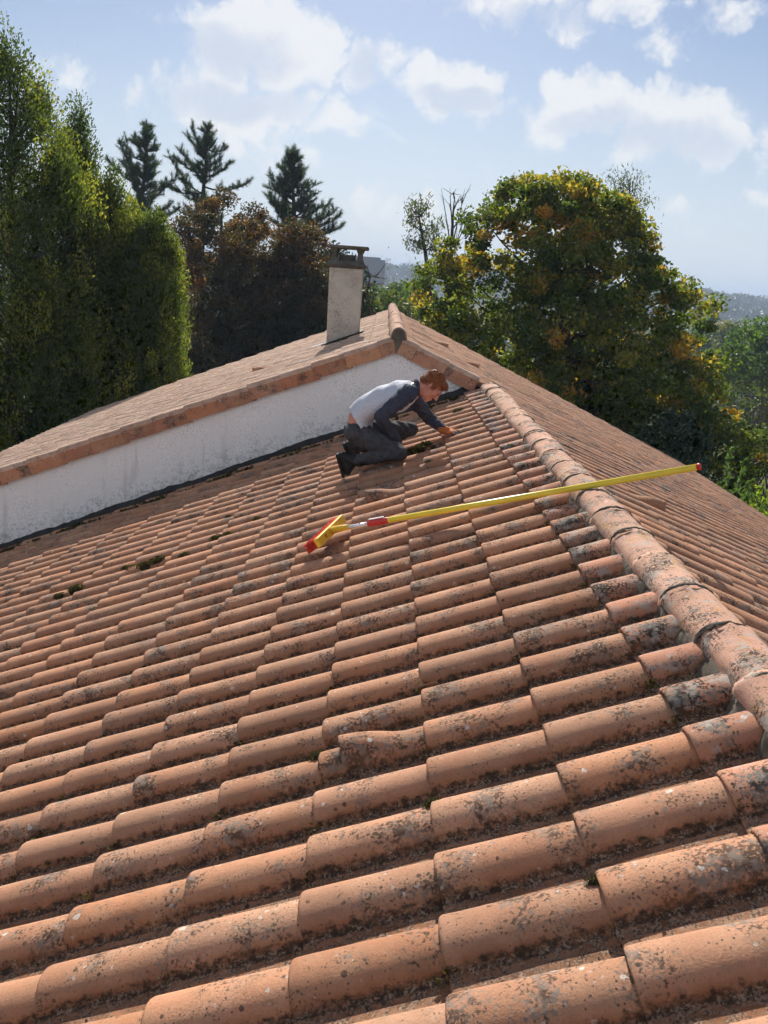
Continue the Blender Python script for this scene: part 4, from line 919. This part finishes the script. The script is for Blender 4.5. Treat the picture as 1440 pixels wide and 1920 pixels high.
# ================================================================ the person
SKIN_C = (.52, .235, .165)
M_SKIN = simple('skin', SKIN_C, .55, .12, 25, .08, .35); M_HAIR = simple('auburn_hair', (.25, .080, .026), .6, .5, 140, .9, .4)
M_SW = simple('grey_blue_jersey', (.52, .54, .60), .9, .10, 60, .35, .1); M_SLV = simple('navy_grey_jersey', (.050, .058, .082), .9, .22, 60, .35, .1)
M_TROU = simple('charcoal_canvas', (.058, .060, .067), .85, .25, 50, .4, .15); M_BOOT = simple('black_boot', (.016, .016, .018), .6, .3, 40, .3, .3); M_SOLE = simple('boot_sole', (.022, .022, .024), .8)
def glove_mat():
    m, t = material('orange_work_glove'); p = t.n('ShaderNodeTexCoord').outputs['Object']; a = t.n('ShaderNodeAttribute', attribute_name='dip').outputs['Fac']
    f = t.ss(t.m('ADD', a, t.m('MULTIPLY', t.m('SUBTRACT', t.noise(p, 60.0, 3), .5), .5)), .42, .58)
    finish(t, t.mix(f, (.48, .15, .05), (.022, .022, .024)), .8, t.noise(p, 200.0, 3), .3, .003, .2); return m
M_GLOVE = glove_mat()
J = dict(pel=at_y(672, 806, 5.43), lum=at_y(676, 778, 5.43), mid=at_y(706, 757, 5.43), che=at_y(745, 744, 5.42), nek=at_y(776, 727, 5.41),
         rs=at_y(766, 738, 5.27), re=at_y(713, 781, 5.17), rw=at_y(746, 830, 5.36), rh=at_y(757, 849, 5.37),
         ls=at_y(774, 745, 5.59), le=at_y(804, 784, 5.74), lw=at_y(832, 806, 5.62), lh=at_y(852, 812, 5.58),
         rp=at_y(668, 812, 5.33), rk=at_y(750, 848, 5.23), ra=at_y(668, 863, 5.27), lp=at_y(674, 808, 5.53), lk=at_y(770, 805, 5.72), la=at_y(676, 838, 5.74))
def band(p, n=None): return None
Yv = np.array([0, 1., 0])
def torso(mb, g):
    ax1 = lambda a, b: (b-a)/np.linalg.norm(b-a)
    def e(c, along, la, lt, ly): 
        nrm = np.cross(along, Yv); nrm /= np.linalg.norm(nrm); mb.ell(c, [along*la, nrm*lt, Yv*ly])
    ctl = np.array([J['pel'], J['lum'], J['mid'], J['che'], J['che']*.42+J['nek']*.58]); lt = [.118, .108, .116, .122, .088]; ly = [.176, .162, .168, .186, .180]
    tt = np.linspace(0, 4, 21); K = np.arange(5)
    def cr(P, x):
        i = min(int(x), 3); f = x-i; g_ = lambda k: P[max(0, min(4, k))]
        return .5*((2*g_(i))+(g_(i+1)-g_(i-1))*f+(2*g_(i-1)-5*g_(i)+4*g_(i+1)-g_(i+2))*f*f+(3*g_(i)-g_(i-1)-3*g_(i+1)+g_(i+2))*f**3)
    pts = [cr(ctl, x) for x in tt]
    for i, x in enumerate(tt):
        al = pts[min(20, i+1)]-pts[max(0, i-1)]; al /= np.linalg.norm(al)
        e(pts[i], al, .075+g, float(cr(np.array(lt), x))+g, float(cr(np.array(ly), x))+g)
F_ = np.array([.60, -.10, -.79]); F_ /= np.linalg.norm(F_); HC = at_y(809, 724, 5.40)
Hup = np.array([.79, 0, .60]); Hup -= F_*(Hup@F_); Hup /= np.linalg.norm(Hup); Hs = np.cross(F_, Hup)   # Hs: one side
if Hs[1] > 0: Hs = -Hs           # towards the camera
def head(mb):
    e = lambda f, u, s, lf, lu, ls: mb.ell(HC+F_*f+Hup*u+Hs*s, [F_*lf, Hs*ls, Hup*lu])
    e(-.012, .035, 0, .096, .082, .076); e(.03, -.02, 0, .062, .088, .066); e(.028, -.075, 0, .05, .042, .05); e(.072, -.098, 0, .022, .02, .024)
    e(.085, .028, 0, .018, .02, .05)                                                       # brow
    mb.rcone(HC+F_*.092+Hup*.012, HC+F_*.116+Hup*-.030, .009, .014)                         # nose
    for s in (-1, 1): e(.108, -.034, s*.010, .009, .008, .008); e(.058, -.012, s*.042, .026, .024, .02)
    e(.09, -.062, 0, .012, .007, .022); e(.088, -.075, 0, .011, .007, .018)                 # lips
    for s in (-1, 1): mb.ell(HC+F_*-.012+Hup*-.012+Hs*s*.079, [F_*.018-Hs*s*.004, Hs*.008, Hup*.031+F_*-.004])
    mb.rcone(J['nek']-np.array([.02, 0, .02]), HC-F_*.035-Hup*.055, .062, .056)
def hand(mb, w, d, nrm, splay, curl, s=1.0, side=1, dips=None):
    d = d/np.linalg.norm(d); nrm = nrm-d*(nrm@d); nrm /= np.linalg.norm(nrm); lat = np.cross(d, nrm)*side
    pc = w+d*.05*s
    mb.ell(pc, [d*.055*s, lat*.044*s, nrm*.018*s]); mb.rcone(w-d*.02, w+d*.02, .031*s, .034*s)
    for i, (o, L) in enumerate(((-.033, .066), (-.011, .078), (.011, .072), (.032, .056))):
        a = splay*(i-1.5); dd = d*math.cos(a)+lat*math.sin(a); p0 = w+d*.088*s+lat*o*s
        p1 = p0+(dd*math.cos(curl*.5)-nrm*math.sin(curl*.5))*L*.5*s; p2 = p1+(dd*math.cos(curl)-nrm*math.sin(curl))*L*.32*s; p3 = p2+(dd*math.cos(curl*1.5)-nrm*math.sin(curl*1.5))*L*.26*s
        mb.rcone(p0-dd*.015, p1, .0115*s, .0105*s, 8); mb.rcone(p1, p2, .0105*s, .0098*s, 8); mb.rcone(p2, p3, .0098*s, .0088*s, 8)
    p0 = w+d*.03*s-lat*.034*s; dd = d*.62-lat*.7-nrm*.2; dd /= np.linalg.norm(dd); p1 = p0+dd*.042*s; p2 = p1+(dd*.8+d*.4)/np.linalg.norm(dd*.8+d*.4)*.034*s
    mb.rcone(p0, p1, .015*s, .0125*s, 8); mb.rcone(p1, p2, .0125*s, .010*s, 8)
n_roof = FL[1][2]; u_roof = FL[1][0]
# body
mb = MB(); torso(mb, -.014); head(mb)
for a, b, ra, rb in (('rs', 're', .050, .038), ('re', 'rw', .037, .026), ('ls', 'le', .050, .038), ('le', 'lw', .037, .026), ('rp', 'rk', .075, .048), ('rk', 'ra', .046, .034), ('lp', 'lk', .075, .048), ('lk', 'la', .046, .034)): mb.rcone(J[a], J[b], ra, rb)
for s, n in (('rs', 'nek'), ('ls', 'nek')): mb.rcone(J[s], J[n], .052, .05)
ldir = u_roof*.97+Yv*-.12; rdir = np.array([.45, .1, -.85])
hand(mb, J['lw']+np.array([0, 0, .0]), J['lh']-J['lw'], n_roof, .16, .25, .9, 1); hand(mb, J['rw'], rdir, np.array([.7, -.5, .4]), .08, .5, .9, -1)
person = obj('person', remesh(mb, 'person', M_SKIN, .0075, 4))
tag(person, 'kneeling person in grey jersey and charcoal trousers, reaching to a tile beside the white gable', 'person')
def wr(amp, k, seed):
    r = np.random.default_rng(seed); K = r.normal(0, k, (7, 3)); ph = r.uniform(0, 6, 7); A = r.uniform(.4, 1, 7)
    def f(co): 
        v = np.zeros(len(co))
        for i in range(7): v += A[i]*np.sin(co@K[i]+ph[i]+1.5*np.sin(co@K[(i+2) % 7]*.4))
        return amp*v/3
    return f
# jersey body
mb = MB(); torso(mb, .010)
me = remesh(mb, 'jersey', M_SW, .0085, 14, wr(.009, 34, 1))
# cut the jersey below the hem line so the lower back shows
def keep(me, f):
    import bmesh
    bm = bmesh.new(); bm.from_mesh(me); dele = [fc for fc in bm.faces if not f(np.array(fc.calc_center_median()))]
    bmesh.ops.delete(bm, geom=dele, context='FACES'); bm.to_mesh(me); bm.free(); me.update(); return me
hemA = at_y(657, 768, 5.43); hemB = at_y(684, 806, 5.43); hv = hemB-hemA; hnv = np.array([-hv[2], 0, hv[0]]); hnv /= np.linalg.norm(hnv)
if (J['che']-hemA)@hnv < 0: hnv = -hnv
def hemkeep(c): return (c-hemA)@hnv > 0 and c[2] > J['lum'][2]-.125
jersey = obj('jersey', keep(me, hemkeep), person)
s = jersey.modifiers.new('s', 'SOLIDIFY'); s.thickness = .006; s.offset = -1
# raglan sleeves, collar
for side in ('r', 'l'):
    mb = MB(); S, E, Wr = J[side+'s'], J[side+'e'], J[side+'w']
    nk = J['nek']+Yv*(-.075 if side == 'r' else .075)+np.array([-.005, 0, .012])
    mb.rcone(nk, S+Yv*(-.012 if side == 'r' else .012), .036, .073); mb.rcone(S, S*.5+E*.5, .076, .062); mb.rcone(S*.5+E*.5, E, .062, .053); mb.rcone(E, E*.4+Wr*.6, .053, .046); mb.rcone(E*.4+Wr*.6, Wr, .046, .037)
    obj('sleeve', remesh(mb, 'sleeve', M_SLV, .0075, 4, wr(.008, 50, 3 if side == 'r' else 4)), person)
mb = MB(); nd = HC-F_*.03-Hup*.06-J['nek']; nd /= np.linalg.norm(nd); cc = J['nek']+nd*.035; a1 = np.cross(nd, Yv); a1 /= np.linalg.norm(a1); mb.ell(cc-nd*.01, [nd*.036, a1*.076, Yv*.08]); obj('collar', remesh(mb, 'collar', M_SLV, .007, 3), person)
# trousers
mb = MB(); ax_ = (J['lum']-J['pel']); ax_ /= np.linalg.norm(ax_); nr_ = np.cross(ax_, Yv)
mb.ell(J['pel']-ax_*.01, [ax_*.105, nr_*.128, Yv*.186])
for a, b, c, Y_ in (('rp', 'rk', 'ra', 0), ('lp', 'lk', 'la', 0)):
    m1 = J[a]*.5+J[b]*.5; mb.rcone(J[a], m1, .102, .088); mb.rcone(m1, J[b], .088, .066); m2 = J[b]*.55+J[c]*.45; mb.rcone(J[b], m2, .064, .062); mb.rcone(m2, J[c], .062, .05)
trous = obj('trousers', remesh(mb, 'trousers', M_TROU, .008, 4, wr(.009, 46, 5)), person)
wa = J['pel']+ax_*.075
# boots: toes tucked under, soles facing away from the slope
for side, A in (('boot', J['ra']), ('boot', J['la'])):
    near = A[1] < 5.5; mb = MB()
    toe = at_y(651, 884, 5.28) if near else A+np.array([-.05, 0, -.10]); heel = at_y(643, 856, 5.27) if near else A+np.array([-.10, 0, .01])
    mb.rcone(A+np.array([.03, 0, -.004]), A+np.array([-.035, 0, 0]), .05, .05); mb.rcone(A+np.array([-.04, 0, 0]), heel, .05, .042); mb.rcone(heel, toe, .042, .036); mb.rcone(A+np.array([-.03, 0, 0]), toe, .045, .036)
    bo = obj('boot', remesh(mb, 'boot', M_BOOT, .007, 3, wr(.003, 60, 9)), person)
    fd = toe-heel; fl = np.linalg.norm(fd); fd /= fl; sn = np.cross(fd, Yv); sn /= np.linalg.norm(sn)
    if sn[0] > 0: sn = -sn
    mb = MB(); obox(mb, (heel+toe)/2+sn*.042, fd, Yv, sn, fl/2+.042, .043, .012, .95); bevel(mb.build('sole', M_SOLE, bo), .008, 2)
# gloves
for side in ('l', 'r'):
    mb = MB()
    if side == 'l': hand(mb, J['lw'], J['lh']-J['lw'], n_roof, .20, .22, 1.22, 1); d0 = J['lh']-J['lw']; w0 = J['lw']
    else: hand(mb, J['rw'], rdir, np.array([.7, -.5, .4]), .08, .5, 1.08, -1); d0 = rdir; w0 = J['rw']
    d0 = d0/np.linalg.norm(d0); me = remesh(mb, 'glove', M_GLOVE, .0048, 2); co = np.empty(len(me.vertices)*3); me.vertices.foreach_get('co', co); co = co.reshape(-1, 3)
    a = me.attributes.new('dip', 'FLOAT', 'POINT'); a.data.foreach_set('value', np.clip(((co-w0)@d0)/.19, 0, 1).astype(np.float32)); obj('glove', me, person)
# hair
mb = MB(); e = lambda f, u, s, lf, lu, ls: mb.ell(HC+F_*f+Hup*u+Hs*s, [F_*lf, Hs*ls, Hup*lu])
e(-.020, .048, 0, .100, .084, .083); e(.045, .085, 0, .050, .036, .064); e(-.07, -.005, 0, .045, .06, .066); e(.072, .092, -.01, .028, .024, .046)
for s in (-1, 1): e(-.005, .02, s*.058, .04, .042, .022)
hm = remesh(mb, 'hair', M_HAIR, .006, 2, wr(.006, 150, 8)); hair_o = obj('hair', hm, person)
nv = len(hm.vertices); co = np.empty(nv*3); no = np.empty(nv*3); hm.vertices.foreach_get('co', co); hm.vertices.foreach_get('normal', no); co = co.reshape(-1, 3); no = no.reshape(-1, 3)
r = np.random.default_rng(88); sel = r.integers(0, nv, 2600); c0 = co[sel]; dd = no[sel]*.55+F_*.55-Hup*.35+r.normal(0, .3, (2600, 3)); dd /= np.linalg.norm(dd, axis=1)[:, None]
sdv = np.cross(dd, r.normal(size=(2600, 3))); sdv /= np.linalg.norm(sdv, axis=1)[:, None]; V = np.stack([c0-sdv*.0017, c0+sdv*.0017, c0+dd*r.uniform(.010, .024, 2600)[:, None]], 1).reshape(-1, 3)
obj('hair_strands', mesh_np('hair_strands', V, np.arange(7800).reshape(-1, 3), M_HAIR, smooth=False), hair_o)
for s in (-1, 1):
    mb = MB(); mb.ell(HC+F_*.088+Hup*.008+Hs*s*.032, [F_*.008, Hs*.011, Hup*.006]); mb.build('eye', simple('eye', (.05, .04, .035), .3), person, True)
    mb = MB(); mb.rcone(HC+F_*.098+Hup*.030+Hs*s*.018, HC+F_*.090+Hup*.030+Hs*s*.046, .005, .004, 8); mb.build('eyebrow', M_HAIR, person, True)
# ================================================================ moss
def moss(px, py, rad, label, hgt=.6, seed=0, n=260):
    r = np.random.default_rng(seed); c = on_roof(px, py, -.02); O, B = FL
    off = r.normal(0, .45, (n, 3)); off = off/np.maximum(1, np.linalg.norm(off, axis=1))[:, None]
    P = c+(off[:, :1]*B[0]*1.3+off[:, 1:2]*B[1]*.8)*rad+np.abs(off[:, 2:])*B[2]*rad*hgt; ti = r.random(n)
    V, F, _ = leaves(P, np.tile(B[2]*.6, (n, 1)), rad*.42*r.uniform(.5, 1.2, n), ti, .6)
    mb = MB(); mb.ell(c-B[2]*.006, [B[0]*rad*.95, B[1]*rad*.6, B[2]*rad*.45*hgt+B[2]*.01], 10, 6); v2 = np.concatenate(mb.v)+r.normal(0, rad*.06, (len(np.concatenate(mb.v)), 3)); f4 = np.array(mb.f4)+len(V); f3 = np.array(mb.f3)+len(V)
    o = obj('moss_clump', mesh_np('moss_clump', np.vstack([V, v2]), [np.vstack([F, f4]), f3], M_MOSS, {'tint': ('FACE', np.concatenate([ti, np.full(len(f4)+len(f3), .2)]))}, smooth=False)); tag(o, label, 'moss', 'moss clumps on the lower roof')
ML = [(250, 1066, .048, 'dark moss lump touching the biggest in the scattered row of moss'), (272, 1062, .055, 'mid sized dark moss lump in the middle of the scattered row of moss'), (294, 1053, .06, 'biggest ragged moss lump of the scattered row of moss on the open tiles'), (235, 1066, .035, 'smallest moss lump ending the scattered row of moss on the open tiles'),
      (345, 1042, .04, 'low olive moss smear between the scattered row of moss and the brush'), (142, 1106, .055, 'yellowish moss tuft at a tile end, farthest from the ridge'), (110, 1118, .04, 'flat moss patch beside the yellowish tuft'), (405, 1010, .045, 'small dark moss lump on a tile down the slope from the brush head'), (425, 1004, .04, 'small moss lump touching the dark one below the brush head'),
      (178, 1075, .03, 'tiny moss tuft above the scattered row of moss'), (427, 970, .03, 'tiny yellow moss tuft on a tile toward the white wall'), (480, 973, .03, 'tiny moss tuft up the roof from the brush head'),
      (796, 836, .055, 'dark moss clump in front of the raised knee of the person'), (782, 846, .075, 'largest dark moss clump between the arms of the person'), (805, 836, .035, 'flat moss strip below the reaching arm'), (858, 772, .05, 'round moss ball on a sunlit tile above the gloved hand'), (812, 838, .022, 'small moss crumb under the reaching arm'), (803, 866, .022, 'small dark moss crumb in the shadow below the knee'),
      (597, 1419, .03, 'green moss tuft at the tile joint beside the vent tile'), (811, 1508, .024, 'green moss tuft in the joint below the vent tile'), (1115, 1654, .02, 'pale green moss tuft in a joint in the foreground')]
for i, (x, y, rd, lab) in enumerate(ML): moss(x, y, rd, lab, .7, 300+i)
# moss along the flashing and in the shaded top courses: uncountable
def moss_line():
    r = np.random.default_rng(9); n = 9000; O, B = FL; u = r.uniform(-6.5, .3, n); keepm = np.sin(u*7)+np.sin(u*17+1)+r.normal(0, .7, n) > .1; u = u[keepm]; n = len(u)
    v = YG-.075-np.abs(r.normal(0, .10, n)); P = O+np.stack([u, v, -.035+.02*r.random(n)-.25*(YG-.17-v)*0], 1)@B; ti = r.random(n)*.8
    V, F, _ = leaves(P, np.tile(B[2]*.5, (n, 1)), .042*r.uniform(.5, 1.3, n), ti, .7); o = obj('flashing_moss', mesh_np('flashing_moss', V, F, M_MOSS, {'tint': ('FACE', ti)}, smooth=False), lowroof); o['kind'] = 'stuff'
moss_line()
def joint_moss():
    r = np.random.default_rng(12); O, B = FL; P = []
    for i, (key, u, v, n_, rz_, rt_) in enumerate(tiles):
        if key != 'L' or r.random() > .34: continue
        m = int(r.integers(6, 26)); a_ = r.normal(0, .012, (m, 3)); P.append(np.stack([u+.004+a_[:, 0]-.006, v-.092+a_[:, 1]*1.3, -.056+np.abs(a_[:, 2])*.8], 1))
    P = O+np.concatenate(P)@B; n = len(P); ti = r.random(n)**1.6
    V, F, _ = leaves(P, np.tile(B[2]*.5, (n, 1)), .016*r.uniform(.5, 1.3, n), ti, .7); o = obj('joint_moss', mesh_np('joint_moss', V, F, M_MOSS, {'tint': ('FACE', ti)}, smooth=False), lowroof); o['kind'] = 'stuff'
joint_moss()
def pan_debris():
    r = np.random.default_rng(13); O, B = FL; n = 3500; u = r.uniform(-3.2, .6, n); k_ = r.integers(-8, 14, n); v = (k_+.5)*TW+r.normal(0, .022, n)
    s_ = .0012+.0034*r.random(n)**3; P = O+np.stack([u, v, -.0635-.0155*(((u-.37) % GA)/GA)+s_*.3], 1)@B
    T4 = np.array([(1, 1, 1), (1, -1, -1), (-1, 1, -1), (-1, -1, 1)], float); R3 = r.normal(size=(n, 3, 3))*.6
    V = (P[:, None, :]+np.einsum('ij,njk->nik', T4, R3)*s_[:, None, None]).reshape(-1, 3); b4 = np.arange(n)[:, None]*4
    F = np.concatenate([b4+np.array(f) for f in ((0, 1, 2), (0, 3, 1), (0, 2, 3), (1, 3, 2))]); o = obj('pan_debris', mesh_np('pan_debris', V, F, simple('crumbs', (.10, .075, .055), .95, .8, 9), smooth=False), lowroof); o['kind'] = 'stuff'
pan_debris()
# ================================================================ air
def haze():
    m = bpy.data.materials.new('haze_air'); m.use_nodes = True; t = NT(m.node_tree)
    v = t.n('ShaderNodeVolumePrincipled', {'Color': (.62, .77, 1.0), 'Density': .00052, 'Anisotropy': 0.0}); t.n('ShaderNodeOutputMaterial', {'Volume': v})
    mb = MB(); mb.box((-9500, -9500, -60), (9500, 9500, 62)); tag(mb.build('haze', m), kind='stuff')
haze()
